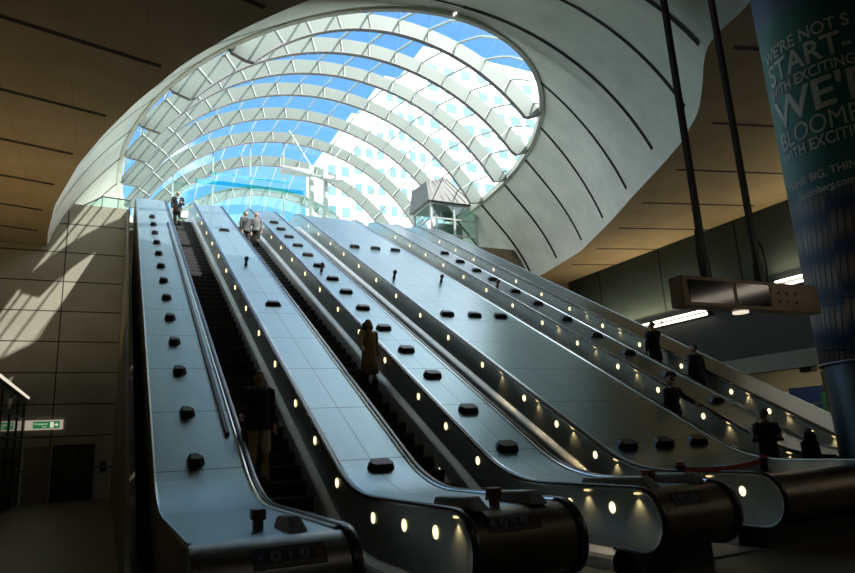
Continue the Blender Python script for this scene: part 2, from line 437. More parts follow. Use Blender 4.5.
wedge_housing(d3, 5.66, 5.86, 5.95, 7.2); wedge_housing(d3, 6.38, 6.60, 5.95, 6.9); stop_box(d3, 6.05, 6.35)
wedge_housing(dW, 8.10, 8.36, 6.35, 7.2)

# ---- escalators
def handrail(parent, x, yf):
    sec = [(-.042,-.010),(-.034,0),(.034,0),(.042,-.010),(.042,-.028),(.030,-.034),(-.030,-.034),(-.042,-.028)]
    path = newel_arc(yf) + rail_line(yf)
    o = MB().grid(sweep(path, sec)(x), close=True).build('handrail', M['rubber'], parent, smooth=True)
    return o
def balustrade(parent, x, side, yf, lamps, downs):
    """side=+1: panel faces -X (right side of the flight); side=-1: faces +X"""
    path = rail_line(yf)
    xf = x + side*.012
    b = MB()
    cy, cz = yf+NR, RZ-NR; r = NR-.034
    cols = []
    for i in range(10):
        a = PI - (PI/2)*i/10
        cols.append((cy+r*math.cos(a), cz+r*math.sin(a), cz-r*math.sin(a)))
    for (y,z,ny,nz) in path:
        drop = .75 if y < KY-TL else .75-.07*min(1, (y-KY+TL)/2)
        cols.append((y-ny*(-.034)*0, z-.034/nz, z-drop))
    n = len(cols)
    v = [(xf,y,zt) for y,zt,zb in cols] + [(xf,y,zb) for y,zt,zb in cols]
    b.add(v, [(i,i+1,n+i+1,n+i) for i in range(n-1)])
    o = b.build('balustrade', M['panel'], parent, solid=.016)
    # polished channel below the handrail
    path2 = [p for p in path]
    sec = [(-.022*1,-.034),(-.022,-.058),(.022,-.058),(.022,-.034)]
    arc = newel_arc(yf)
    MB().grid(sweep(arc+path, sec)(x - side*.012), close=True).build('rail_channel', M['rail_edge'], o)
    # inner deck and skirt
    rows = []
    for (y,z,ny,nz) in path:
        if y < yf+NR+.05: continue
        drop = .75 if y < KY-TL else .75-.07*min(1, (y-KY+TL)/2)
        zb = z - drop
        lo = max(z-1.06, .015) if y < KY-TL*.4 else z-1.08
        rows.append([(xf-side*.01,y,zb+.01),(xf-side*.02,y,zb-.005),(xf-side*.085,y,zb-.06),(xf-side*.105,y,zb-.10),(xf-side*.11,y,lo)])
    MB().grid(rows).build('skirt', M['skirt'], o, solid=.01)
    for y in lamps:
        z = railz(y)-.27
        c = Vector((xf-side*.012, y, z))
        ring = [(c.x, y+.052*math.cos(2*PI*k/16), z+.068*math.sin(2*PI*k/16)) for k in range(16)]
        ring2 = [(c.x-side*.008, p[1]*.9+y*.1, p[2]*.9+z*.1) for p in ring]
        MB().hexa(ring, ring2).build('lamp', M['lamp'], o)
    for y in downs:
        z = railz(y)-.075
        s = railz(y+.035)-railz(y-.035)
        MB().hexa([(xf-side*.010,y-.035,z-s/2-.02),(xf-side*.045,y-.035,z-s/2-.02),(xf-side*.045,y+.035,z+s/2-.02),(xf-side*.010,y+.035,z+s/2-.02)],
                  [(xf-side*.010,y-.035,z-s/2),(xf-side*.045,y-.035,z-s/2),(xf-side*.045,y+.035,z+s/2),(xf-side*.010,y+.035,z+s/2)]).build('downlight', M['downl'], o)
    return o
# one step, nosing at the origin, rising towards +Y
def step_mesh(w):
    b = MB(); h = w/2
    b.box(-h,h,0,.42,-.05,0)                     # tread
    prof = [(0,-.02),(.004,-.10),(.02,-.18),(.05,-.25)]
    for (ya,za),(yb,zb) in zip(prof, prof[1:]):
        b.add([(-h,ya,za),(h,ya,za),(h,yb,zb),(-h,yb,zb)], [(0,1,2,3)])
    for k in range(-7, 8):                       # tread ribs
        x = k*w/15.5
        b.box(x-.010,x+.010,.03,.40,0,.008)
    b.box(-h,h,-.006,.026,-.012,.006,1)          # nosing
    return b
SM = None
def make_escalator(key, label, yl, yr, fr, downs, nsteps=54, group='escalators'):
    global SM
    x0, x1 = XB[key]; xc = (x0+x1)/2
    t = thing('escalator', label, 'escalator', (xc, 8.0, 0), group)
    lam = LAMPS[key]; downs = DOWNS[key]
    br = balustrade(t, x1, +1, yr, lam, downs)
    bl = balustrade(t, x0, -1, yl, [], [])
    handrail(t, x0, yl); handrail(t, x1, yr)
    ym = max(yl, yr)
    w = (x1-x0)-.245
    MB().box(xc-w/2-.0, xc+w/2, ym+.4, 8.35, .005, .025).build('floor_plate', M['housing'], t)
    MB().box(xc-w/2, xc+w/2, 8.35, 8.62, .02, .045).build('comb_plate', M['rail_edge'], t)
    if SM is None:
        SM = step_mesh(.995)
        me_o = SM.build('step', [M['step'], M['nosing']], t)
        me_o.location = (0, 0, -50)
        SM = me_o.data
        COL.objects.unlink(me_o); bpy.data.objects.remove(me_o)
        SM.transform(Matrix.Translation(Vector((xc, 8.0, 0))))   # data made in the first escalator's frame: back to its own origin
    for k in range(nsteps):
        y = 8.62 + .4*k
        z = railz(y+.05)-.955
        if z > TZ-.97: break
        o = bpy.data.objects.new('step', SM); COL.objects.link(o); o.parent = t
        o.location = (0, y-8.0, z)
    return t
TOPL = [13.38,15.03,16.67,18.36,20.0,21.68,23.35,25.0,26.7,28.3]
LAMPS = dict(E1=[6.25,7.04,8.0,9.42,10.53,11.75]+TOPL, E2=[6.52,7.34,8.4,9.71,10.79,11.91]+[y+.22 for y in TOPL], E3=[6.62,7.6,8.55,9.64,10.7,11.75]+TOPL,
             E4=[8.25,9.4,10.75,12.0,13.3,14.85,16.43,18.0,19.6,21.2,22.8,24.4,26,27.6], E5=[8.85,9.85,10.84,11.83,13.34,14.83,16.36,17.95,19.5,21.1,22.7,24.3,25.9,27.5])
DOWNS = dict(E1=[5.75], E2=[6.05,6.95], E3=[7.15,9.1,10.2,11.25,12.55], E4=[8.8,10.1,11.4,12.65,14.1,15.65], E5=[9.35,10.35,11.35,12.6,14.1,15.6,17.1])
dn = lambda a, n: [a+1.64*.985*i for i in range(n)]
e1 = make_escalator('E1', 'leftmost escalator, descending, with a dark-jacketed man near its foot', FY['P1'], FY['P2'], 0, [5.95])
e2 = make_escalator('E2', 'second escalator from the left, carrying a woman in a tan coat', FY['P2'], FY['P3'], .33, [6.65,7.55])
e3 = make_escalator('E3', 'empty middle escalator with a red belt across its foot', FY['P3'], FY['W'], .1, [6.72, 9.9, 11.2])
e4 = make_escalator('E4', 'escalator just right of the widest deck, second from the right', FY['W'], FY['P4'], .0, dn(9.6,4))
e5 = make_escalator('E5', 'rightmost escalator, with two standing figures in dark coats', FY['P4'], FY['P5'], .0, dn(9.6,6))

ANGB = 0.0
ANCHOR = 150.0
LINES = [("WE'RE NOT S", 1.70, .25, 8.72, 144), ("START-", 1.62, .43, 8.32, 146), ("WITH EXCITING", 1.70, .21, 7.93, 143), ("WE'D", 2.0, .58, 7.46, 145),
         ("BLOOMB", 1.56, .36, 6.91, 146), ("WITH EXCITIN", 1.58, .22, 6.57, 144), ("THINK BIG, THINK", 1.56, .15, 5.97, 142), ("Bloomberg.com/T", 1.20, .135, 5.70, 156)]
TOWERS = [(26.5,30.6,85,43.0,'lowest white office block at the blue edge of the sky, seen through the canopy',2,6,ANGB,10),
          (30.7,36.3,85,49.5,'second white office block, one step taller than the lowest',3,8,ANGB,14),
          (36.4,43.4,85,57.0,'third white office block, one step below the tallest',4,9,ANGB,18),
          (43.5,75.0,85,64.0,'tallest and widest white office block behind the canopy',10,10,ANGB,22)]
CLOUD_FILL = (8.6,8.9,9.0,1); SKYTINT = (.85,1.0,1.0,1); SKY = .145; SUNE = 3.8; UPL = 66; RECL = 12; DLE = 2.8; UPL2 = 72; HALL_FILL = 7; EXPO = 1.35

# ------------------------------------------------------------------ the hall
CX, CZ, SOF = 9.4, 6.63, 10.63
XL, XR, YB, YW = -10.0, 25.0, -15.0, 31.0
UF = 12.10
LIPW = [(6.3,.25),(6.6,1.4),(7,2.2),(8.1,2.95),(9.2,3.1),(9.8,3.5),(10.6,4.5),(11.3,5.4),(12,6.05),(13,6.85),(14,7.5),(15,7.95),(16,8.4),(17,8.85),(18,9.2),(19,9.65),(20,10.05),(22,10.75),(24,11.35),(26,11.8),(28,12.15),(30,12.5),(33,12.65),(36,12.5),(39,12.0),(42,11.0),(45,9.4),(48,6.8),(50,4.0)]
def lerp(tab, x):
    if x <= tab[0][0]: return tab[0][1]
    for a, b in zip(tab, tab[1:]):
        if x <= b[0]: return a[1] + (b[1]-a[1])*(x-a[0])/(b[0]-a[0])
    return tab[-1][1]
LIPL = [(6.3,.25),(6.6,1.4),(7,2.2),(8.1,3.1),(9.2,4.0),(10.4,5.2),(11.6,6.26),(12.96,7.24),(14.66,8.2),(17.07,9.2),(19.28,9.96),(21.72,10.67),(25.7,11.54),(29.07,11.98),(33,12.3),(36,12.3),(39,11.9),(42,11.0),(45,9.4),(48,6.8),(50,4.0)]
LIPR = [(6.3,.25),(6.6,1.4),(7,2.2),(8.1,2.92),(9.17,3.05),(9.8,3.46),(10.6,4.34),(12,5.74),(13.74,6.89),(15.37,7.66),(18.1,8.85),(20.7,10.05),(25.25,11.92),(29.58,12.75),(33,12.8),(36,12.6),(39,12.0),(42,11.0),(45,9.4),(48,6.8),(50,4.0)]
def lipw(y, s):
    tab = LIPL if s < 0 else LIPR
    return sum(lerp(tab, y+d) for d in (-.4,-.2,0,.2,.4))/5
EX, EY, EA, EB, EZ = 9.43, 33.0, 9.55, 17.0, 15.03
def ellw(y):
    q = 1-abs((y-EY)/EB)**2.08
    return EA*math.sqrt(q) if q > 0 else 0
CROWNR = [(6.3,4.0),(8.1,4.95),(10,5.85),(12.5,7.05),(14,7.8),(15.4,8.3),(16,8.40)]
def shell_pt(y, s, t):
    """s = -1 / +1 side, t = 0 at the lip, 1 at the glass (or the crown in front of it)"""
    w = lipw(y, s); th0 = math.atan2(w, SOF-CZ); r0 = math.hypot(w, SOF-CZ)
    if y <= 16.0: th1, r1 = 0.0, min(lerp(CROWNR, y), r0)
    elif y >= 50: th1, r1 = 0.0, EZ-CZ
    else:
        dx = (EX-CX)*s*min(1, (y-16)/2) + ellw(y); dz = EZ-CZ
        th1, r1 = math.atan2(dx, dz), math.hypot(dx, dz)
    th = th0+(th1-th0)*t; r = r0+(r1-r0)*(t*t*(3-2*t))
    return Vector((CX+s*r*math.sin(th), y, CZ+r*math.cos(th)))
ys = [6.3+.25*i for i in range(39)] + [16.001,16.05,16.15,16.3,16.5,16.75] + [17+.5*i for i in range(63)] + [48.5,49,49.4,49.7,49.9,50.0]
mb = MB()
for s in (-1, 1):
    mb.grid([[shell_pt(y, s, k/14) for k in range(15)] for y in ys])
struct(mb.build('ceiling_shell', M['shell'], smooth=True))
def shell_strip(y, s, t0, t1, w, off=.012, n=26):
    rows = []
    for k in range(n):
        t = t0+(t1-t0)*k/(n-1); p = shell_pt(y, s, t)
        d = (Vector((CX, y, CZ))-p).normalized()
        q = [shell_pt(y-w/2, s, t), shell_pt(y+w/2, s, t)]
        rows.append([q[0]+d*off, q[1]+d*off])
    return rows
mb = MB()
for y in (9.7, 12.5, 15.4, 18.3, 21.4, 24.5, 27.6, 30.7, 33.8):
    for s in (-1, 1):
        mb.grid(shell_strip(y, s, .07, 1.0 if y < 16 else .985,   .19 if s > 0 else .12))
struct(mb.build('trim_1', M['groove']))
# flat board-marked soffit round the opening
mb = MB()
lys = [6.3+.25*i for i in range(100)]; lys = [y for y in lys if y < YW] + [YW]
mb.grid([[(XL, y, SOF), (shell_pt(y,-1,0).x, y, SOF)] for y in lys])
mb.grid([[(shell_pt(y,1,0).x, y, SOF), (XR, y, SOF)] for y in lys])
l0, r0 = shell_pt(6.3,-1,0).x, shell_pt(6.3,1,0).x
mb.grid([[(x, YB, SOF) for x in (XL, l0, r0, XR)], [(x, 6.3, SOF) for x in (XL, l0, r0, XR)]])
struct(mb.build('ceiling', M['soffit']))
mb = MB()
def soffit_slot(s, y0, L, w=.075):
    x0 = shell_pt(y0, s, 0).x + s*(.35 if s < 0 else .75)
    d = Vector((s, -.25, 0)).normalized(); nn = Vector((-d.y, d.x, 0))*w
    a = Vector((x0, y0, SOF-.006)); L = min(L, ((XR-.02-x0) if s > 0 else (x0-XL-.02))/abs(d.x)); b = a + d*L
    mb.add([a+nn, a-nn, b-nn, b+nn], [(0,1,2,3)])
for y in (12.0, 15.05, 18.05, 20.9, 23.65, 26.4, 29.0): soffit_slot(-1, y, 8)
for y in (9.3, 12.4, 15.5, 18.55, 21.5, 24.5, 27.4): soffit_slot(1, y, 5.2 if y < 22 else 4.4)
struct(mb.build('trim_2', M['groove']))
struct(MB().box(XL, XR+4, YB, YW+.6, -.3, 0).build('floor', M['floor']))
struct(MB().box(XL-3, 31, YW+.3, 56, UF-.3, UF).build('floor_upper', M['ufloor']))
struct(MB().box(XL, .42, YW, YW+.3, 0, UF+.52).build('wall_end', M['endwall']))
struct(MB().box(.42, 15.75, YW+.55, YW+.8, 0, UF-.3).build('wall_back', M['clad']))
struct(MB().box(15.75, XR, YW, YW+.3, 0, UF+.3).build('wall_far', M['clad']))
struct(MB().box(XL-.3, XL, YB, YW+.3, 0, SOF).build('wall_left', M['endwall']))
struct(MB().box(XL, XR+4, YB-.3, YB, 0, SOF).build('wall_rear', M['sidewall']))
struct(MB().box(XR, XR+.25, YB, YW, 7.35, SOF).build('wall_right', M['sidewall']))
# right hand side below the lamps: louvred band, beam, recess
struct(MB().box(XR+.05, XR+.25, YB, YW, 4.4, 7.35).build('wall_louvre', M['louvre']))
struct(MB().box(XR-.35, XR+.25, YB, YW, 3.72, 4.4).build('trim_3', M['beam']))
struct(MB().box(XR+3.8, XR+4, YB, YW, 0, 4.2).build('wall_recess', M['passage']))
struct(MB().box(XR+.25, XR+4, YB, YW, 4.2, 4.4).build('ceiling_recess', M['passage']))
# dark cladding below the first deck
pts = [p for p in rail_line(5.3)]
lo = [(p[0], max(.0, 0)) for p in pts]
mb = MB()
v = []; n = len(pts)
for p in pts: v.append((.30, p[0], max(.35, p[1]-.75)))
for p in pts: v.append((.30, p[0], 0))
sel = [i for i in range(n) if 6.9 < pts[i][0] < YW-.05]
v2 = [v[i] for i in sel] + [v[i+n] for i in sel]; k = len(sel)
mb.add(v2, [(i, i+1, k+i+1, k+i) for i in range(k-1)])
struct(mb.build('wall_side', M['clad'], solid=.06))

# end wall: dark double door and its frame
struct(MB().box(-1.92,-1.86,YW-.06,YW,0,2.16).box(-.46,-.40,YW-.06,YW,0,2.16).box(-1.92,-.40,YW-.06,YW,2.10,2.22).build('door_1_frame', M['blackm']))
dr = struct(MB().box(-1.86,-1.165,YW-.04,YW,.01,2.10).box(-1.155,-.46,YW-.04,YW,.01,2.10).build('door_1', M['door']))
for x in (-1.28,-1.04): MB().box(x-.015,x+.015,YW-.10,YW-.075,.9,1.25).box(x-.012,x+.012,YW-.08,YW-.03,.92,.95).box(x-.012,x+.012,YW-.08,YW-.03,1.20,1.23).build('door_handle', M['rail_edge'], dr)
struct(MB().box(-2.9,-1.98,YW-.02,YW,.06,2.2).build('door_2', M['clad']))
struct(MB().box(-2.9,-1.98,YW-.05,YW,0,.06).build('trim_lit_gap', M['rail_edge']))  # polished strip stands in for light showing under the panel
t = thing('intercom_panel', 'small wall panel with a handle beside the dark double door', 'wall panel', (-.08, YW-.03, 1.2))
MB().box(-.18,.06,YW-.04,YW,1.05,1.5).build('plate', M['blackm'], t); MB().tube([(-.16,YW-.07,1.3),(.04,YW-.07,1.3)],.025).build('handle', M['housing'], t)

def text_obj(name, body, size, mat, parent, mw, extrude=.002, bold=0.0, spacing=1.0, align='CENTER'):
    cu = bpy.data.curves.new(name, 'FONT'); cu.body = body; cu.size = size; cu.extrude = extrude; cu.offset = bold
    cu.align_x = align; cu.align_y = 'CENTER'; cu.space_character = spacing
    o = bpy.data.objects.new(name, cu); COL.objects.link(o)
    dg = bpy.context.evaluated_depsgraph_get()
    me = bpy.data.meshes.new_from_object(o.evaluated_get(dg))
    bpy.data.objects.remove(o); bpy.data.curves.remove(cu)
    vs = [mw(v.co) for v in me.vertices]; fs = [list(p.vertices) for p in me.polygons]
    bpy.data.meshes.remove(me)
    return newobj(name, vs, fs, mat, parent)
# exit sign on the end wall
t = thing('exit_sign', 'green and white emergency exit sign high on the dark concrete end wall', 'exit sign', (-2.25, YW-.06, 3.0))
MB().box(-2.96,-1.62,YW-.08,YW,2.86,3.24).build('housing', M['signend'], t)
MB().box(-2.68,-1.74,YW-.09,YW-.08,2.91,3.19).build('green_face', M['signgreen'], t)
text_obj('lettering', 'Emergency', .105, M['signwhite'], t, lambda c: Vector((-2.40+c.x, YW-.093, 3.09+c.y)))
text_obj('lettering', 'exit', .09, M['signwhite'], t, lambda c: Vector((-2.28+c.x, YW-.093, 2.98+c.y)))
MB().box(-2.08,-1.95,YW-.095,YW-.09,2.94,3.16).build('door_symbol', M['signwhite'], t)
MB().add([(-1.92,YW-.095,3.02),(-1.85,YW-.095,3.02),(-1.85,YW-.095,2.97),(-1.78,YW-.095,3.05),(-1.85,YW-.095,3.13),(-1.85,YW-.095,3.08),(-1.92,YW-.095,3.08)], [(0,1,2,3,4,5,6)]).build('arrow_symbol', M['signwhite'], t)

# glazed partition on the far left, with a strip light along its top
t = thing('glazed_partition', 'dark glazed partition with horizontal rails at the far left', 'partition', (-3.0, 26, 0))
for i in range(6): MB().box(-3.06,-2.98,20.2+2.1*i,20.28+2.1*i,0,4.0).build('post', M['blackm'], t)
for z in (.05,.85,1.65,2.45,3.25,3.92): MB().box(-3.05,-2.97,20.2,30.85,z,z+.06).build('rail', M['blackm'], t)
MB().box(-3.035,-3.015,20.2,30.8,.1,3.95).build('pane', M['bronzeglass'], t)
t = thing('strip_light', 'pale strip light along the top of the dark glazed partition', 'strip light', (-3.0, 26, 4.0))
MB().box(-3.12,-2.86,20.2,30.85,4.03,4.17).build('housing', M['blackm'], t)
MB().box(-2.86,-2.83,20.6,30.4,4.05,4.13).build('diffuser', M['lampdim'], t)

# twin-tube strip lights along the right wall
def strip(y0, y1, z, label):
    t = thing('strip_light', label, 'strip light', (XR-.3, (y0+y1)/2, z), 'strip lights on the right wall')
    MB().box(XR-.10,XR,y0,y1,z-.16,z+.16).build('housing', M['beam'], t)
    for k, dz in enumerate((-.10,.10)):
        MB().tube([(XR-.19,y0+.05,z+dz),(XR-.19,y1-.05,z+dz)],.05,8).build('tube', M['lampw'], t)
    n = 3
    for i in range(n+1):
        y = y0+(y1-y0)*i/n
        MB().box(XR-.25,XR-.10,y-.03,y+.03,z-.17,z+.17).build('bracket', M['blackm'], t)
strip(20.9, 29.5, 6.80, 'bright twin-tube strip light on the wall below the hanging display board, above the escalator edge')
strip(-13.0, 4.0, 7.30, 'twin-tube strip light seen only as bright lines mirrored in the screens of the display board')
strip(7.2, 17.4, 7.22, 'bright twin-tube strip light partly hidden between the display board and the banner column')
t = thing('poster_sign', 'blue and green poster sign low on the pale recess wall, left of the banner column', 'poster', (XR+3.78, 18.2, 2.5))
MB().box(XR+3.74,XR+3.8,16.4,20.4,1.6,3.15).build('sheet', M['posterblue'], t)
MB().box(XR+3.73,XR+3.74,17.0,18.9,2.0,2.85).build('green_field', M['postergreen'], t)
MB().tube([(XR+3.73,18.0,2.45),(XR+3.725,18.0,2.45)],.3,20).build('white_disc', M['icon_white'], t)
t = thing('post_rail', 'thin grey barrier frame standing before the pale recess, left of the banner column', 'barrier', (XR+1.5, 17, 0))
MB().tube([(XR+1.5,17.2,0),(XR+1.5,17.2,3.6)],.05).build('post', M['beam'], t); MB().tube([(XR+1.5,16.2,2.3),(XR+1.5,17.9,2.3)],.04).build('rail', M['beam'], t)
t = thing('camera_bracket', 'small wall camera on a bracket beneath the grey beam', 'camera', (XR+.5, 16.9, 3.6))
MB().tube([(XR+.5,16.9,4.2),(XR+.5,16.9,3.72)],.05).build('stem', M['housing'], t); MB().box(XR+.25,XR+.6,16.8,17.3,3.55,3.75).build('body', M['housing'], t)

# hanging display board
t = thing('display_board', 'bronze framed hanging display board with two dark screens', 'display board', (8.65, 6.8, 3.5))
bx0, bx1, by0, by1, bz0, bz1 = 7.38, 10.45, 6.6, 6.85, 3.33, 3.79
MB().box(bx0,bx1,by0,by1,bz0,bz1).build('case', M['bronze'], t, bevel=.01)
MB().box(7.50,8.42,by0-.008,by0+.005,bz0+.06,bz1-.06).build('screen', M['screen'], t)
MB().box(8.50,9.24,by0-.008,by0+.005,bz0+.06,bz1-.06).build('screen', M['screen'], t)
MB().box(9.28,10.2,by0-.008,by0+.005,bz0+.05,bz1-.05).build('side_panel', M['bronze'], t)
for i in range(3):
    for k in range(2): MB().tube([(9.45+.2*i,by0-.008,bz0+.15+.14*k),(9.45+.2*i,by0-.022,bz0+.15+.14*k)],.025,10).build('knob', M['blackm'], t)
MB().tube([(8.75,6.78,bz0),(8.75,6.78,bz0-.03)],.12,14).build('downlight', M['lampdim'], t)
for k, x in enumerate((8.12, 9.33)):
    p = thing('hanger_pole', ['black hanger pole holding the left end of the display board', 'black hanger pole holding the middle of the display board, nearer the banner column'][k], 'hanger pole', (x, 6.78, bz1), 'hanger poles of the display board')
    MB().box(x-.042,x+.042,6.74,6.82,bz1,10.9 if k else SOF).build('shaft', M['pole'], p)
    MB().box(x-.055,x+.055,6.72,6.84,bz1,bz1+.35).build('sleeve', M['pole'], p)
    pts = [(x-.05,6.76,bz1+.9),(x-.13,6.75,bz1+.75),(x-.16,6.75,bz1+.35),(x-.13,6.75,bz1)] if k == 0 else [(x+.05,6.76,bz1+.75),(x+.14,6.75,bz1+.62),(x+.17,6.75,bz1+.3),(x+.12,6.75,bz1)]
    MB().tube(pts,.018,6).build('cable', M['pole'], p)

# ------------------------------------------------------------------ banner column
BC = (12.6, 6.75); BR = 1.2
def cyl(mb, r, z0, z1, n=48, rings=2, mi=0):
    mb.grid([[(BC[0]+r*math.cos(2*PI*k/n), BC[1]+r*math.sin(2*PI*k/n), z0+(z1-z0)*i/(rings-1)) for k in range(n)] for i in range(rings)], mi, close=True)
    return mb
t = struct(cyl(MB(), BR-.02, 0, SOF).build('column', M['steelcol'], smooth=True))
def banner_mat():
    m, tt, out = nt('banner print')
    b = bsdf(tt, out, (.02,.1,.1), .5)
    g = N(tt, 'ShaderNodeNewGeometry'); sep = N(tt, 'ShaderNodeSeparateXYZ'); tt.links.new(g.outputs['Position'], sep.inputs[0])
    # height decides the colour field: purple-blue head, green body, photographic building at the foot
    cr = N(tt, 'ShaderNodeValToRGB'); mr = N(tt, 'ShaderNodeMapRange'); mr.inputs[1].default_value = 2.4; mr.inputs[2].default_value = 10.6
    tt.links.new(sep.outputs[2], mr.inputs[0]); tt.links.new(mr.outputs[0], cr.inputs[0])
    el = cr.color_ramp.elements; el[0].position = 0; el[0].color = (.03,.08,.18,1); el[1].position = 1; el[1].color = (.09,.11,.28,1)
    for p, c in ((.36,(.03,.10,.17,1)),(.44,(.018,.17,.165,1)),(.83,(.018,.175,.155,1)),(.88,(.08,.12,.28,1))):
        e = el.new(p); e.color = c
    # the printed glass facade: floors and mullions
    at = N(tt, 'ShaderNodeMath', operation='ARCTAN2')
    sx = N(tt, 'ShaderNodeMath', operation='SUBTRACT'); sx.inputs[1].default_value = BC[0]; tt.links.new(sep.outputs[0], sx.inputs[0])
    sy = N(tt, 'ShaderNodeMath', operation='SUBTRACT'); sy.inputs[1].default_value = BC[1]; tt.links.new(sep.outputs[1], sy.inputs[0])
    tt.links.new(sy.outputs[0], at.inputs[0]); tt.links.new(sx.outputs[0], at.inputs[1])
    cv = N(tt, 'ShaderNodeCombineXYZ'); tt.links.new(at.outputs[0], cv.inputs[0]); tt.links.new(sep.outputs[2], cv.inputs[1])
    mp = N(tt, 'ShaderNodeMapping'); mp.inputs['Scale'].default_value = (1.2, 1.0, 1); mp.inputs['Rotation'].default_value = (0,0,.12)
    tt.links.new(cv.outputs[0], mp.inputs[0])
    br = N(tt, 'ShaderNodeTexBrick'); br.offset = 0; br.inputs['Scale'].default_value = 1.0
    br.inputs['Color1'].default_value = (.30,.22,.18,1); br.inputs['Color2'].default_value = (.46,.36,.30,1); br.inputs['Mortar'].default_value = (.03,.06,.13,1)
    br.inputs['Brick Width'].default_value = .12; br.inputs['Row Height'].default_value = .8; br.inputs['Mortar Size'].default_value = .018; br.inputs['Mortar Smooth'].default_value = .3
    tt.links.new(mp.outputs[0], br.inputs['Vector'])
    wv = N(tt, 'ShaderNodeTexWave', wave_type='BANDS', bands_direction='Y'); wv.inputs['Scale'].default_value = .42; wv.inputs['Distortion'].default_value = 1.0
    tt.links.new(mp.outputs[0], wv.inputs['Vector'])
    m0 = N(tt, 'ShaderNodeMix', data_type='RGBA'); m0.inputs[7].default_value = (.02,.05,.13,1)
    tt.links.new(wv.outputs['Fac'], m0.inputs[0]); tt.links.new(br.outputs['Color'], m0.inputs[6])
    mk = N(tt, 'ShaderNodeMapRange'); mk.inputs[1].default_value = 5.75; mk.inputs[2].default_value = 5.35
    tt.links.new(sep.outputs[2], mk.inputs[0])
    mx = N(tt, 'ShaderNodeMix', data_type='RGBA'); tt.links.new(mk.outputs[0], mx.inputs[0]); tt.links.new(cr.outputs[0], mx.inputs[6]); tt.links.new(m0.outputs[2], mx.inputs[7])
    tt.links.new(mx.outputs[2], b.inputs['Base Color'])
    return m
bt = thing('banner', 'large teal and blue advertising banner wrapped round the column at the right edge', 'banner', (BC[0], BC[1], 2.6))
BZ0 = 2.62
cyl(MB(), BR+.012, BZ0, 10.55, 64, 12).build('sheet', banner_mat(), bt, smooth=True, solid=.012)
cyl(MB(), BR+.03, BZ0-.05, BZ0, 64).build('hem', M['housing'], bt, smooth=True, solid=.02)
M['btext'] = plain('banner lettering', (.62,.66,.62), .6)
def bend(az0, z0, slant=0):
    def f(c):
        a = az0 + c.x/BR
        r = BR+.026+c.z
        return Vector((BC[0]+r*math.cos(a), BC[1]+r*math.sin(a), z0+c.y+slant*c.x))
    return f
def bent_text(body, width, height, z, az):
    """one line of the banner, fitted to its width and cap height and bent round the column"""
    cu = bpy.data.curves.new('lettering', 'FONT'); cu.body = body; cu.size = 1; cu.extrude = .002; cu.offset = 0.0 if 'M' in body else .018
    o = bpy.data.objects.new('lettering', cu); COL.objects.link(o)
    me = bpy.data.meshes.new_from_object(o.evaluated_get(bpy.context.evaluated_depsgraph_get()))
    bpy.data.objects.remove(o); bpy.data.curves.remove(cu)
    bm = bmesh.new(); bm.from_mesh(me); bpy.data.meshes.remove(me)
    xs = [v.co.x for v in bm.verts]; xa, xb = min(xs), max(xs)
    for i in range(1, 60):
        bmesh.ops.bisect_plane(bm, geom=bm.verts[:]+bm.edges[:]+bm.faces[:], plane_co=(xa+(xb-xa)*i/60, 0, 0), plane_no=(1,0,0))
    bm.verts.index_update()
    xs = [v.co.x for v in bm.verts]; x0, x1 = min(xs), max(xs); capz = .70
    f = bend(math.radians(az), z)
    vs = [f(Vector(((v.co.x-x0)/(x1-x0)*width, (v.co.y-capz/2)/capz*height, v.co.z))) for v in bm.verts]
    fs = [[v.index for v in fc.verts] for fc in bm.faces]
    bm.free()
    newobj('lettering', vs, fs, M['btext'], bt)
for spec in LINES: bent_text(*spec)

# ------------------------------------------------------------------ glass canopy
CRN = [(16,15.05),(17,16.0),(18.5,17.0),(20.3,17.75),(23.6,18.75),(26.9,19.65),(30.2,20.3),(33.5,20.6),(36.8,20.7),(40.1,20.55),(43.4,19.7),(46.7,17.9),(50,15.05)]
def cap(y):
    e = ellw(y); h = max(lerp(CRN, y)-EZ, .02)
    Rr = (e*e+h*h)/(2*h); return e, h, Rr, EZ+h-Rr
def cap_pt(y, f, d=0):
    e, h, Rr, zc = cap(y); th = math.asin(min(1, e/Rr))*f if h < e else (PI-math.asin(min(1, e/Rr)))*f
    return Vector((EX+(Rr-d)*math.sin(th), y, zc+(Rr-d)*math.cos(th)))
def cap_z(x, y):
    e, h, Rr, zc = cap(y); q = Rr*Rr-(x-EX)**2
    return zc+math.sqrt(max(q, 0))
can = thing('glass_canopy', 'curved glass canopy with pale arched ribs over the head of the escalators', 'glass roof', (EX, EY, EZ))
px_ = [10.3*math.sin(math.radians(7.25*k)) for k in range(-9, 10)]
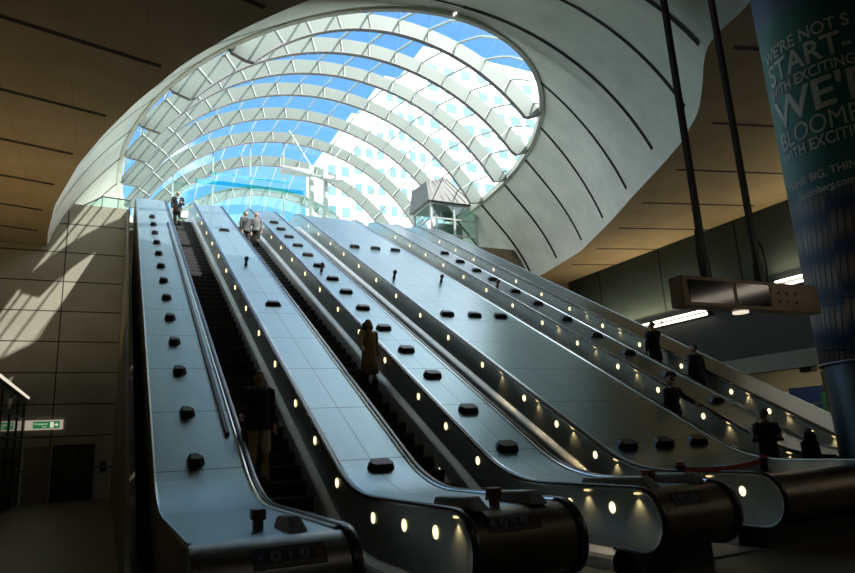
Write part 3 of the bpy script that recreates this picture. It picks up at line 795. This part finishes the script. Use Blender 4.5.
for y in (20.3,23.6,26.9,30.2,33.5,36.8,40.1,43.4,46.7):
    n = 72; mb = MB()
    e, h, Rr, zc = cap(y); thm = math.asin(min(1, e/Rr)); ext = .12/(Rr*thm)
    def dep(f):
        d = .68+.26*min(1, abs(f))**1.8
        q = (1+ext-abs(f))*Rr*thm/.40
        return max(.12, d*min(1, .25+max(0, q)))
    F = [-1-ext+2*(1+ext)*i/n for i in range(n+1)]
    rows = []
    for f in F:
        a, b = cap_pt(y, f, .03), cap_pt(y, f, dep(f))
        rows.append([a+Vector((0,-.04,0)), b+Vector((0,-.04,0)), b+Vector((0,.04,0)), a+Vector((0,.04,0))])
    mb.grid(rows, close=True)
    for x in px_:
        if abs(x) > e-.35: continue
        f = math.asin(x/Rr)/thm
        a, b = cap_pt(y, f, .05), cap_pt(y, f, dep(f)-.01)
        mb.tube([a+Vector((0,-.06,0)), b+Vector((0,-.06,0))], .03, 5, 1)
    rb = mb.build('rib', [M['rib'], M['purlin']], can)
    rows = []
    for f in F:
        d = dep(f); b0, b1 = cap_pt(y, f, d-.005), cap_pt(y, f, d+.03)
        rows.append([b0+Vector((0,-.10,0)), b1+Vector((0,-.10,0)), b1+Vector((0,.10,0)), b0+Vector((0,.10,0))])
    MB().grid(rows, close=True).build('flange', M['ribflange'], rb)
for x in px_:
    yy = [17+.5*i for i in range(66)]
    yy = [y for y in yy if abs(x) < ellw(y)-.12]
    if len(yy) < 3: continue
    MB().tube([(EX+x, y, cap_z(EX+x, y)-.05) for y in yy], .045, 6).build('glazing_bar', M['purlin'], can)
gy = [16.3,16.8,17.4,18] + [19+1.0*i for i in range(29)] + [48,48.7,49.3,49.7]
MB().grid([[cap_pt(y, -1+2*i/40) for i in range(41)] for y in gy]).build('glazing', M['glass'], can, smooth=True)
ring = [(EX+ellw(16+34*(.5-.5*math.cos(PI*i/60)))*s, 16+34*(.5-.5*math.cos(PI*i/60)), EZ) for s, rng in ((1, range(61)), (-1, range(59, 0, -1))) for i in rng]
rows = []
for i, p in enumerate(ring):
    q0, q1 = Vector(ring[i-1]), Vector(ring[(i+1) % len(ring)]); d = (q1-q0).normalized(); o = Vector((d.y, -d.x, 0))
    c = Vector(p)
    rows.append([c+o*.10+Vector((0,0,-.16)), c-o*.06+Vector((0,0,-.14)), c-o*.10+Vector((0,0,.10)), c+o*.10+Vector((0,0,.14))])
rows.append(rows[0])
MB().grid(rows, close=True).build('edge_ring', M['ring'], can)

# ------------------------------------------------------------------ upper hall
gs = thing('glass_screen', 'green glass screen with thin masts at the head of the escalators', 'glass screen', (7, 37, UF))
for x in (2.6, 4.75, 6.9, 8.9):
    MB().tube([(x,37,UF),(x,37,cap_z(x,37)-.6)],.045,8).build('mullion', M['mast'], gs)
MB().box(2.6,12.2,36.99,37.01,UF+.1,UF+4.6).build('pane', M['glassgreen'], gs)
MB().box(3.8,10.1,36.86,36.92,UF+4.62,UF+4.88).build('transom', M['teal'], gs)
MB().box(4.6,9.2,36.86,36.92,UF+5.25,UF+5.38).build('transom', M['teal'], gs)
for k, x in enumerate((10.35, 11.25)):
    c = thing('canopy_mast', ['pale green mast under the canopy, the left of a close pair', 'pale green mast under the canopy, the right of a close pair'][k], 'mast', (x, 36, UF), 'masts under the canopy')
    MB().tube([(x,36,UF),(x,36,UF+6.2)],.16,16).build('shaft', M['mast'], c, smooth=True)
    for dx in ((-1.3,) if k == 0 else (1.3,)): MB().tube([(x,36,UF+6.15),(x+dx,36.2,cap_z(x+dx,36.2)-.15)],.05,8).build('strut', M['mast'], c)
    MB().tube([(x,36,UF),(x,36,UF+.12)],.26,16).build('foot', M['mast'], c)
lb = thing('light_box', 'white light box spanning the masts at the head of the escalators', 'light box', (10.2, 35.6, UF+5.3))
MB().box(8.4,10.1,35.4,35.8,UF+5.35,UF+5.72).build('case', M['white'], lb, bevel=.02); MB().box(10.9,12.1,35.4,35.8,UF+5.25,UF+5.5).build('case', M['white'], lb, bevel=.02)
MB().box(10.1,10.9,35.5,35.7,UF+5.38,UF+5.46).build('bracket', M['mast'], lb)
# glazed lift housing with a sloping grey hood
lk = thing('lift_housing', 'glazed lift housing with a sloping grey hood at the top right of the escalators', 'lift', (17.8, 33, UF))
x0, x1, y0, y1, zt = 16.3, 19.3, 31.9, 34.2, UF+3.1
for x in (x0, (x0+x1)/2, x1):
    for y in (y0, y1): MB().box(x-.06,x+.06,y-.06,y+.06,UF,zt).build('post', M['white'], lk)
for z in (UF+.1, UF+1.1, UF+2.1, zt-.1):
    MB().box(x0,x1,y0-.05,y0+.05,z,z+.09).box(x0-.05,x0+.05,y0,y1,z,z+.09).build('rail', M['white'], lk)
MB().box(x0+.05,x1-.05,y0-.01,y0+.01,UF+.1,zt).box(x0-.01,x0+.01,y0,y1,UF+.1,zt).build('pane', M['glassgreen'], lk)
MB().box((x0+x1)/2-.5,(x0+x1)/2+1.2,y0+1.2,y1-.3,UF+.02,UF+2.3).build('lift_car', M['rib'], lk)
hb = [(x0-.25,y0-.3,zt),(x1+.2,y0-.3,zt),(x1+.2,y1+.2,zt),(x0-.25,y1+.2,zt)]
ht = [(x0-.1,y0+.2,zt+1.35),(x0+1.2,y0+.2,zt+1.75),(x0+1.2,y1,zt+1.9),(x0-.1,y1,zt+1.5)]
hd = MB().hexa(hb, ht).build('hood', M['hood'], lk)
mb = MB()
for i in range(6): mb.tube([(x0+.2+i*.5,y0-.28,zt+.06),(x0+.05+i*.23,y0+.17,zt+1.34+.06*i)],.03,5)
mb.build('hood_rib', M['blackm'], lk)
# glass balustrade on top of the end wall
bl = thing('glass_balustrade', 'low glass balustrade with a steel rail on top of the concrete end wall', 'balustrade', (-1, YW+.15, UF+.52))
MB().tube([(-1.5,YW+.15,UF+.52),(-.75,YW+.15,UF+1.05),(.42,YW+.15,UF+1.0)],.035,8).build('rail', M['housing'], bl)
for x in (-.75,-.1,.4): MB().tube([(x,YW+.15,UF+.52),(x,YW+.15,UF+1.02)],.022,6).build('post', M['housing'], bl)
MB().add([(-1.4,YW+.15,UF+.53),(.4,YW+.15,UF+.53),(.4,YW+.15,UF+.98),(-.75,YW+.15,UF+1.02)], [(0,1,2,3)]).build('pane', M['glassgreen'], bl, solid=.01)

# ------------------------------------------------------------------ outside
struct(MB().box(-60,120,52,170,14.6,14.9).build('ground_street', M['ground']))
def tower(x0, x1, yf, top, label, nx, nz, ang, depth=14):
    """office block whose front runs from (x0) to (x1) along direction ang"""
    d = Vector((math.cos(ang), math.sin(ang), 0)); nn = Vector((d.y, -d.x, 0))
    o = Vector((x0, yf, 14.9)); L = (x1-x0)/math.cos(ang); H = top-14.9
    t = thing('office_building', label, 'building', (o + d*L/2 - nn*2)[:], 'sunlit white office blocks beyond the canopy')
    a, b = o, o+d*L; c, e = b-nn*depth, a-nn*depth; u = Vector((0,0,H))
    MB().hexa([a,b,c,e], [a+u,b+u,c+u,e+u]).build('walls', M['bldg'], t)
    p = Vector((0,0,H)); q = Vector((0,0,.9))
    MB().hexa([a+p+nn*.3,b+p+nn*.3,c+p,e+p], [a+p+q+nn*.3,b+p+q+nn*.3,c+p+q,e+p+q]).build('parapet', M['bldg'], t)
    for i in range(nx):
        for k in range(nz):
            cxx = L*(i+.5)/nx; w = L/nx*.30; z0 = H*(.30+.68*(k+.25)/nz); h = H*.68/nz*.5
            f0 = o+d*(cxx-w)+nn*.06; f1 = o+d*(cxx+w)+nn*.06
            A = [f0+Vector((0,0,z0)), f1+Vector((0,0,z0)), f1+Vector((0,0,z0+h)), f0+Vector((0,0,z0+h))]
            B = [v-nn*.2 for v in A]
            MB().hexa(A, B).build('window', M['bwin'], t)

for spec in TOWERS: tower(*spec)

# ------------------------------------------------------------------ belt barrier across the third escalator
bb = thing('belt_barrier', 'red retractable belt stretched across the foot of the empty middle escalator', 'belt barrier', (6.9, 6.6, RZ-.04))
def belt_post(x, y, z):
    o = MB().tube([(x,y,z),(x,y,z+.03),(x,y,z+.14),(x,y,z+.20)],[.10,.05,.05,.075],12).build('belt_post', M['blackm'], bb)
    MB().tube([(x,y,z+.20),(x,y,z+.24)],[.06,.04],12).build('belt_cap', M['redbelt'], o)
belt_post(6.58, 6.33, RZ-.04); belt_post(8.22, 6.40, RZ-.04)
a, b = Vector((6.58,6.33,RZ+.12)), Vector((8.22,6.40,RZ+.13))
rows = []
for i in range(13):
    f = i/12; p = a.lerp(b, f) - Vector((0,0,.05*4*f*(1-f)))
    rows.append([p+Vector((0,-.003,.028)), p+Vector((0,-.003,-.028)), p+Vector((0,.003,-.028)), p+Vector((0,.003,.028))])
MB().grid(rows, close=True).build('belt', M['redbelt'], bb)

# ------------------------------------------------------------------ light
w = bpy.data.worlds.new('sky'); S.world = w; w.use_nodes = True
wt = w.node_tree; wt.nodes.clear()
wo = wt.nodes.new('ShaderNodeOutputWorld'); bg = wt.nodes.new('ShaderNodeBackground')
sk = wt.nodes.new('ShaderNodeTexSky'); sk.sky_type = 'NISHITA'; sk.sun_disc = False
SUN = Vector((1.0, -1.0, 1.5)).normalized()
sk.sun_elevation = math.asin(SUN.z); sk.sun_rotation = math.atan2(SUN.x, SUN.y); sk.air_density = 1.0; sk.dust_density = .2; sk.ozone_density = 2.0
hs = wt.nodes.new('ShaderNodeHueSaturation'); hs.inputs['Saturation'].default_value = 1.15; hs.inputs['Value'].default_value = 1.0
tn = wt.nodes.new('ShaderNodeMix'); tn.data_type = 'RGBA'; tn.blend_type = 'MULTIPLY'; tn.inputs[0].default_value = 1.0; tn.inputs[7].default_value = SKYTINT
wt.links.new(sk.outputs[0], tn.inputs[6]); wt.links.new(tn.outputs[2], hs.inputs['Color'])
# a few broken clouds
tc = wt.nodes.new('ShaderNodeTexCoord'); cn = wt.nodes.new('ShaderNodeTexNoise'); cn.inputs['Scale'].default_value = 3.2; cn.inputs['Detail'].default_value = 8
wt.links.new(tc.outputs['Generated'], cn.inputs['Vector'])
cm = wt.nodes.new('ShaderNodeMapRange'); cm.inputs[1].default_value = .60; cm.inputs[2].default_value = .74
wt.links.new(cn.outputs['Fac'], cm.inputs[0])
# the clear patch lies ahead over the offices; a bright bank, mostly unseen, is added overhead and sunward to light the interior
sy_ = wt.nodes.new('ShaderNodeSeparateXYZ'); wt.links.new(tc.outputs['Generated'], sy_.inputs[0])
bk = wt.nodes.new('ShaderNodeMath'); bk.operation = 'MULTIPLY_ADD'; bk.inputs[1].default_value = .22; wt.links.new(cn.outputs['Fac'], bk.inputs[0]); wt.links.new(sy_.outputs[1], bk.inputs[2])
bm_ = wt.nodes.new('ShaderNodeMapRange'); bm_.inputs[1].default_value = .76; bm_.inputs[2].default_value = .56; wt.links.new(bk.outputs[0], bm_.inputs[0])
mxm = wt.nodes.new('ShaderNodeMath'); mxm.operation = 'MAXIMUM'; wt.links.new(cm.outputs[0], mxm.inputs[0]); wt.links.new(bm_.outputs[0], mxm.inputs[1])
cx_ = wt.nodes.new('ShaderNodeMix'); cx_.data_type = 'RGBA'; cx_.inputs[7].default_value = CLOUD_FILL
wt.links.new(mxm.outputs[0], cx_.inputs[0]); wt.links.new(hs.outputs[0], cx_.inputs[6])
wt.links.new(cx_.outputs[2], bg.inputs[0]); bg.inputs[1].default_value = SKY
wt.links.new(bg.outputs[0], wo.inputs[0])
sl = bpy.data.lights.new('sun', 'SUN'); sl.energy = SUNE; sl.angle = math.radians(.6); sl.color = (1.0,.95,.86)
so = bpy.data.objects.new('sun', sl); COL.objects.link(so); so.rotation_euler = SUN.to_track_quat('Z', 'Y').to_euler(); so.location = (30,-40,60)
def area(name, loc, aim, sx, sy, e, c):
    l = bpy.data.lights.new(name, 'AREA'); l.shape = 'RECTANGLE'; l.size = sx; l.size_y = sy; l.energy = e; l.color = c
    o = bpy.data.objects.new(name, l); COL.objects.link(o); o.location = loc
    o.rotation_euler = (Vector(loc)-Vector(aim)).to_track_quat('Z', 'Y').to_euler(); return o
# uplight thrown on the soffit by the strip lights of the right wall, and the lamp in the recess
area('uplight', (XR-.35, 24.5, 7.15), (XR-.35-.95, 24.5, 12), 8, .15, UPL, (1.0,.80,.50))
area('uplight', (XR-.35, 13, 7.6), (XR-.35-.95, 13, 12), 9, .15, UPL*.8, (1.0,.80,.50))
area('recess lamp', (XR+2, 17, 4.15), (XR+2.6, 17, 0), 8, .3, RECL, (1.0,.88,.6))
area('uplight', (-2.99, 23, 4.2), (-3.6, 23, 10.6), 6, .12, UPL2, (1.0,.74,.40))
for x in (-3.0, 5.0, 13.0): area('hall fill', (x, -4.5, SOF-.05), (x, -4.0, 0), .6, .6, HALL_FILL, (1.0,.90,.74))  # unseen area lights added behind the camera as ambient fill
def point(loc, e, c=(1.0,.72,.34), r=.02):
    l = bpy.data.lights.new('handrail lamp', 'SPOT'); l.energy = e; l.color = c; l.shadow_soft_size = r; l.spot_size = math.radians(95); l.spot_blend = .9
    o = bpy.data.objects.new('handrail lamp', l); COL.objects.link(o); o.location = loc; return o
for k in DOWNS:
    for y in DOWNS[k]: point((XB[k][1]-.035, y, railz(y)-.12), DLE)

# ------------------------------------------------------------------ people
SKIN = plain('skin', (.34,.20,.14), .55)
def cloth(name, c): return noisy(name, c, tuple(v*.75 for v in c), 9, .85)
CL = dict(black=cloth('black cloth', (.010,.010,.012)), navy=cloth('navy cloth', (.012,.016,.030)), grey=cloth('grey cloth', (.16,.165,.17)), dgrey=cloth('dark grey cloth', (.06,.062,.065)), tan=cloth('tan cloth', (.30,.205,.09)),
          khaki=cloth('khaki cloth', (.40,.33,.20)), white=cloth('white cloth', (.6,.62,.64)), blue=cloth('blue shirt', (.30,.48,.68)), dark=cloth('dark trousers', (.018,.017,.016)), brown=cloth('brown leather', (.16,.08,.025)))
HAIR = dict(dark=plain('dark hair', (.012,.009,.007), .6), grey=plain('grey hair', (.16,.15,.14), .6), brown=plain('brown hair', (.05,.026,.014), .6))
def skin_body(chains, name, mat, parent, world):
    """chains of (point, radius) sharing their first point with an earlier chain, grown into one surface"""
    pts, rad, edges = [], [], []
    def idx(p, r):
        for i, q in enumerate(pts):
            if (Vector(q)-Vector(p)).length < 1e-5: return i
        pts.append(tuple(p)); rad.append(r); return len(pts)-1
    for ch in chains:
        prev = None
        for p, r in ch:
            i = idx(p, r)
            if prev is not None: edges.append((prev, i))
            prev = i
    me = bpy.data.meshes.new(name); me.from_pydata(pts, edges, [])
    o = bpy.data.objects.new(name, me); COL.objects.link(o)
    sk = o.modifiers.new('skin', 'SKIN'); sk.use_smooth_shade = True
    for i, d in enumerate(me.skin_vertices[0].data):
        d.radius = (rad[i], rad[i]); d.use_root = (i == 0)
    sb = o.modifiers.new('sub', 'SUBSURF'); sb.levels = 2; sb.render_levels = 2
    me2 = bpy.data.meshes.new_from_object(o.evaluated_get(bpy.context.evaluated_depsgraph_get()))
    bpy.data.objects.remove(o); bpy.data.meshes.remove(me)
    me2.transform(world); me2.name = name
    me2.materials.clear(); me2.materials.append(mat)
    for p in me2.polygons: p.use_smooth = True
    r = bpy.data.objects.new(name, me2); COL.objects.link(r); r.parent = parent
    return r
def person(label, x, y, H, face, coat, legs, hair, hem=.78, armL='down', armR='down', z=None, shirt=None, long_hair=False, bald=False, group=None, turn=0.0, stride=.06):
    if z is None:
        k = math.floor((y-8.62)/.4); z = railz(8.62+.4*k+.05)-.955+.006 if y > 8.62 else .025
        if z > TZ-.97: z = TZ-.955
    t = thing('person', label, 'person', (x, y, z), group)
    W = Matrix.Rotation(face, 4, 'Z') @ Matrix.Scale(H/1.75, 4)
    arms = {}
    def arm(s, mode):
        sh = Vector((s*.185, .0, 1.40))
        if mode == 'down': el, wr = Vector((s*.235,.02,1.13)), Vector((s*.23,-.06,.88))
        elif mode == 'bent': el, wr = Vector((s*.25,.03,1.14)), Vector((s*.13,-.24,1.12))
        elif mode == 'rail': el, wr = Vector((s*.30,-.08,1.17)), Vector((s*.37,-.28,1.02))
        elif mode == 'reach': el, wr = Vector((s*.34,.06,1.22)), Vector((s*.47,.22,1.06))
        elif mode == 'face': el, wr = Vector((s*.24,-.17,1.22)), Vector((s*.09,-.17,1.47))
        return sh, el, wr
    chains = []
    pel, wst, chs, nb = (0,0,.96), (0,.0,1.10), (0,.01,1.30), (0,.01,1.44)
    c, sn = math.cos(turn), math.sin(turn)
    def hd(px, py, pz): return (px*c-py*sn, px*sn+py*c, pz)
    chains.append([(pel,.115),(wst,.105),(chs,.12),(nb,.065),((0,.005,1.50),.052),(hd(0,-.012,1.555),.066),(hd(0,-.008,1.62),.082),(hd(0,.0,1.685),.072),(hd(0,.0,1.715),.045)])
    chains.append([(hd(0,-.008,1.62),.082),(hd(0,-.098,1.605),.017)])                       # nose
    for s in (-1, 1): chains.append([(hd(0,-.008,1.62),.082),(hd(s*.085,.01,1.612),.018)])   # ears
    for s, mode in ((-1, armR), (1, armL)):
        sh, el, wr = arm(s, mode); arms[s] = (sh, el, wr)
        d = (wr-el).normalized(); pm = wr+d*.07
        chains.append([(chs,.12),(tuple(sh),.052),(tuple(el),.040),(tuple(wr),.026),(tuple(pm),.034)])
        side = d.cross(Vector((0,-1,.01))).normalized()
        for q, ln in ((-.027,.072),(-.009,.085),(.009,.080),(.027,.062)):                    # four fingers, slightly curled
            b0 = pm+side*q+d*.03; b1 = b0+d*ln*.55+Vector((0,-.006,0)); b2 = b1+d*ln*.40+Vector((0,-.020,0))
            chains.append([(tuple(pm),.034),(tuple(b0),.009),(tuple(b1),.0085),(tuple(b2),.007)])
        th = wr+d*.03-side*.030*s
        chains.append([(tuple(wr),.026),(tuple(th),.012),(tuple(th+d*.035-side*.018*s+Vector((0,-.02,0))),.009)])
    lg = {}
    for s in (-1, 1):
        hp, kn, an = Vector((s*.088,0,.90)), Vector((s*.095,-.03-s*stride*.5,.49)), Vector((s*.095,.02-s*stride,.085))
        lg[s] = (hp, kn, an)
        chains.append([(pel,.115),(tuple(hp),.078),(tuple(kn),.050),(tuple(an),.036),((an.x,an.y-.13,.035),.032)])
    skin_body(chains, 'body', SKIN, t, W)
    def T(v): return W @ Vector(v)
    base = Vector((x, y, z))
    def put(mb, name, mat, smooth=True, par=None):
        mb.v = [tuple(base + T(v)) for v in mb.v]
        return mb.build(name, mat, par or t, smooth=smooth)
    def loft(secs, n=20):
        return MB().grid([[(cx0+a*math.cos(2*PI*k/n), cy0+b*math.sin(2*PI*k/n), zz) for k in range(n)] for (zz, a, b, cx0, cy0) in secs], close=True)
    # coat or jacket with sleeves
    secs = [(1.475,.055,.06,0,.01),(1.455,.10,.085,0,.01),(1.42,.185,.105,0,.01),(1.35,.205,.13,0,.0),(1.22,.19,.135,0,-.005),(1.08,.17,.125,0,-.005),(.95,.185,.135,0,0)]
    if hem < .9: secs.append(((.95+hem)/2,.195,.15,0,0)); secs.append((hem,.205 if hem > .6 else .235,.155 if hem > .6 else .18,0,0)); secs.append((hem+.01,.17,.12,0,0))
    cb = loft(secs)
    for s in (-1, 1):
        sh, el, wr = arms[s]
        cb.tube([sh+Vector((-s*.05,0,.02)), sh, (sh+el)/2, el, (el+wr)/2, wr-(wr-el)*.06], [.06,.075,.066,.058,.050,.044], 12)
    put(cb, 'coat' if hem < .6 else 'jacket', coat)
    if shirt:
        sb = MB().grid([[(-.055+.055*i, -.132-.012*(i == 1)+.02*j, 1.42-.17*j) for i in range(3)] for j in range(1)] + [[(-.03+.03*i, -.150, 1.22) for i in range(3)], [(-.005+.005*i, -.148, 1.06) for i in range(3)]])
        sb.v = [(v[0]*1.3, v[1]+ (.03 if v[2] > 1.4 else .0), v[2]) for v in sb.v]
        o = put(sb, 'shirt_front', shirt, False); md = o.modifiers.new('s', 'SOLIDIFY'); md.thickness = .01
    # trousers
    tb = loft([(1.0,.155,.115,0,0),(.93,.175,.13,0,0),(.86,.165,.125,0,0)])
    for s in (-1, 1):
        hp, kn, an = lg[s]
        tb.tube([hp+Vector((0,0,.02)), (hp+kn)/2, kn, (kn+an)/2, an+Vector((0,.0,.0))], [.098,.088,.074,.068,.066], 12)
    put(tb, 'trousers', legs)
    for s in (-1, 1):
        an = lg[s][2]
        sbm = loft([(0,.045,.13,an.x,an.y-.055),(.05,.047,.132,an.x,an.y-.055),(.085,.042,.085,an.x,an.y-.02),(.12,.040,.045,an.x,an.y+.005)], 14)
        sbm.f.append(list(range(14))); sbm.m.append(0)
        put(sbm, 'shoe', CL['brown'] if legs is CL['khaki'] else CL['black'])
    # hair
    rows = []
    top = 1.625 if not bald else 1.60
    for i in range(9):
        ph = (PI*.56)*i/8
        if bald: ph = PI*.36+(PI*.24)*i/8
        row = []
        for k in range(18):
            th = 2*PI*k/18; front = max(0, -math.sin(th))
            pp = ph*(1-.50*front) if not bald else ph
            rr = .090
            if bald and front > .3: rr = .07
            px, py = rr*.93*math.sin(pp)*math.cos(th), rr*1.06*math.sin(pp)*math.sin(th)+.006
            row.append(hd(px, py, top+.112*math.cos(pp)*(.96)))
        rows.append(row)
    hb = MB().grid(rows, close=True)
    if long_hair:
        for k in range(7):
            a = PI*.05+PI*.90*k/6
            hb.tube([hd(.092*math.cos(a), .095*math.sin(a)+.005, 1.64), hd(.108*math.cos(a), .105*math.sin(a)+.01, 1.53), hd(.10*math.cos(a), .105*math.sin(a)+.015, 1.42)], [.035,.045,.028], 8)
    put(hb, 'hair', HAIR[hair])
    # eyes
    for s in (-1, 1):
        e = hd(s*.032, -.083, 1.632)
        put(MB().tube([Vector(e)+Vector((0,.012,0)), e], .009, 8), 'eye', M['black'], False)
    return t, (lambda v: base + T(v)), arms
def bag(name, label, p, w, h, d, mat, cat='bag', strap=.28, rot=0.0):
    t = thing(name, label, cat, p)
    c, s = math.cos(rot), math.sin(rot)
    def q(u, v, zz): return Vector((p[0]+u*c-v*s, p[1]+u*s+v*c, p[2]+zz))
    MB().hexa([q(-w*.9,-d,-h),q(w*.9,-d,-h),q(w*.9,d,-h),q(-w*.9,d,-h)], [q(-w,-d*.7,0),q(w,-d*.7,0),q(w,d*.7,0),q(-w,d*.7,0)]).build('body', mat, t, bevel=.015)
    MB().tube([q(-w*.5,0,-.01),q(-w*.35,0,strap*.6),q(0,0,strap),q(w*.35,0,strap*.6),q(w*.5,0,-.01)],.012,6).build('strap', mat, t)
    return t
D = 0.0; UPW = PI
m1, f1, a1 = person('person in dark jacket and pale khaki trousers standing near the foot of the leftmost escalator', 2.16, 10.62, 1.76, .15, CL['black'], CL['khaki'], 'dark', .80, 'down', 'rail', shirt=CL['dark'], turn=-.1)
m2, f2, a2 = person('person with long dark hair in a knee-length tan coat on the second escalator', 5.20, 13.62, 1.70, .25, CL['tan'], CL['dark'], 'dark', .46, 'down', 'rail', long_hair=True)
m3, f3, a3 = person('bald person in dark suit and blue shirt at the head of the leftmost escalator', 2.27, 28.9, 1.74, .05, CL['black'], CL['black'], 'grey', .66, 'bent', 'down', shirt=CL['blue'], bald=True)
m4, f4, a4 = person('person in dark grey jacket, left of two near the head of the second escalator', 4.64, 25.75, 1.74, .5, CL['dgrey'], CL['black'], 'dark', .82, 'down', 'down', turn=.4)
m5, f5, a5 = person('person in pale grey top, the right of two near the head of the second escalator', 5.14, 26.1, 1.66, -.3, CL['grey'], CL['dark'], 'brown', .82, 'down', 'bent', turn=-.3)
m6, f6, a6 = person('person in navy coat with a hand at the face on the rightmost escalator', 14.08, 13.90, 1.76, UPW-.2, CL['navy'], CL['black'], 'dark', .62, 'down', 'face', turn=.5)
m7, f7, a7 = person('person in navy coat looking left, halfway up the rightmost escalator', 14.12, 12.55, 1.80, UPW, CL['navy'], CL['navy'], 'dark', .62, 'down', 'down', turn=.35)
m8, f8, a8 = person('person in dark top with one arm stretched back on the handrail beside the widest deck', 11.38, 10.90, 1.66, UPW, CL['dark'], CL['black'], 'brown', .85, 'down', 'reach', turn=.5)
m9, f9, a9 = person('broad person in black coat with a pale bag on the shoulder', 11.72, 8.95, 1.80, UPW-.4, CL['black'], CL['black'], 'dark', .62, 'bent', 'bent', turn=.3)
m10, f10, a10 = person('small dark-haired person in black standing just left of the banner column', 11.72, 8.10, 1.50, UPW, CL['black'], CL['black'], 'dark', .70, 'down', 'down', long_hair=True)
bag('carrier_bag', 'white carrier bag held by the bald person at the head of the escalator', tuple(f3((.27,-.10,.80))), .16, .34, .06, CL['white'], strap=.10)
bag('shoulder_bag', 'pale grey bag on the shoulder of the broad person in black', tuple(f9((.02,-.26,1.40))), .18, .30, .08, CL['white'], strap=.10, rot=UPW)
ws = thing('walking_stick', 'thin black stick in the hand of the person in the tan coat', 'stick', tuple(f2((-.42,-.30,.25))))
h = f2((-.385,-.31,.97)); g = f2((-.42,-.30,.25))
MB().tube([h, g], .014, 8).build('shaft', M['blackm'], ws); MB().tube([h+Vector((-.06,0,0)), h+Vector((.05,0,.01))], .02, 8).build('grip', M['blackm'], ws)


# ------------------------------------------------------------------ view
S.view_settings.view_transform = 'Standard'
S.view_settings.look = 'None'
S.view_settings.gamma = 1.0
S.view_settings.exposure = EXPO
S.view_settings.use_curve_mapping = False
S.cycles.max_bounces = 10; S.cycles.diffuse_bounces = 5; S.cycles.glossy_bounces = 4; S.cycles.transparent_max_bounces = 24
S.cycles.sample_clamp_indirect = 12.0
S.cycles.use_denoising = True
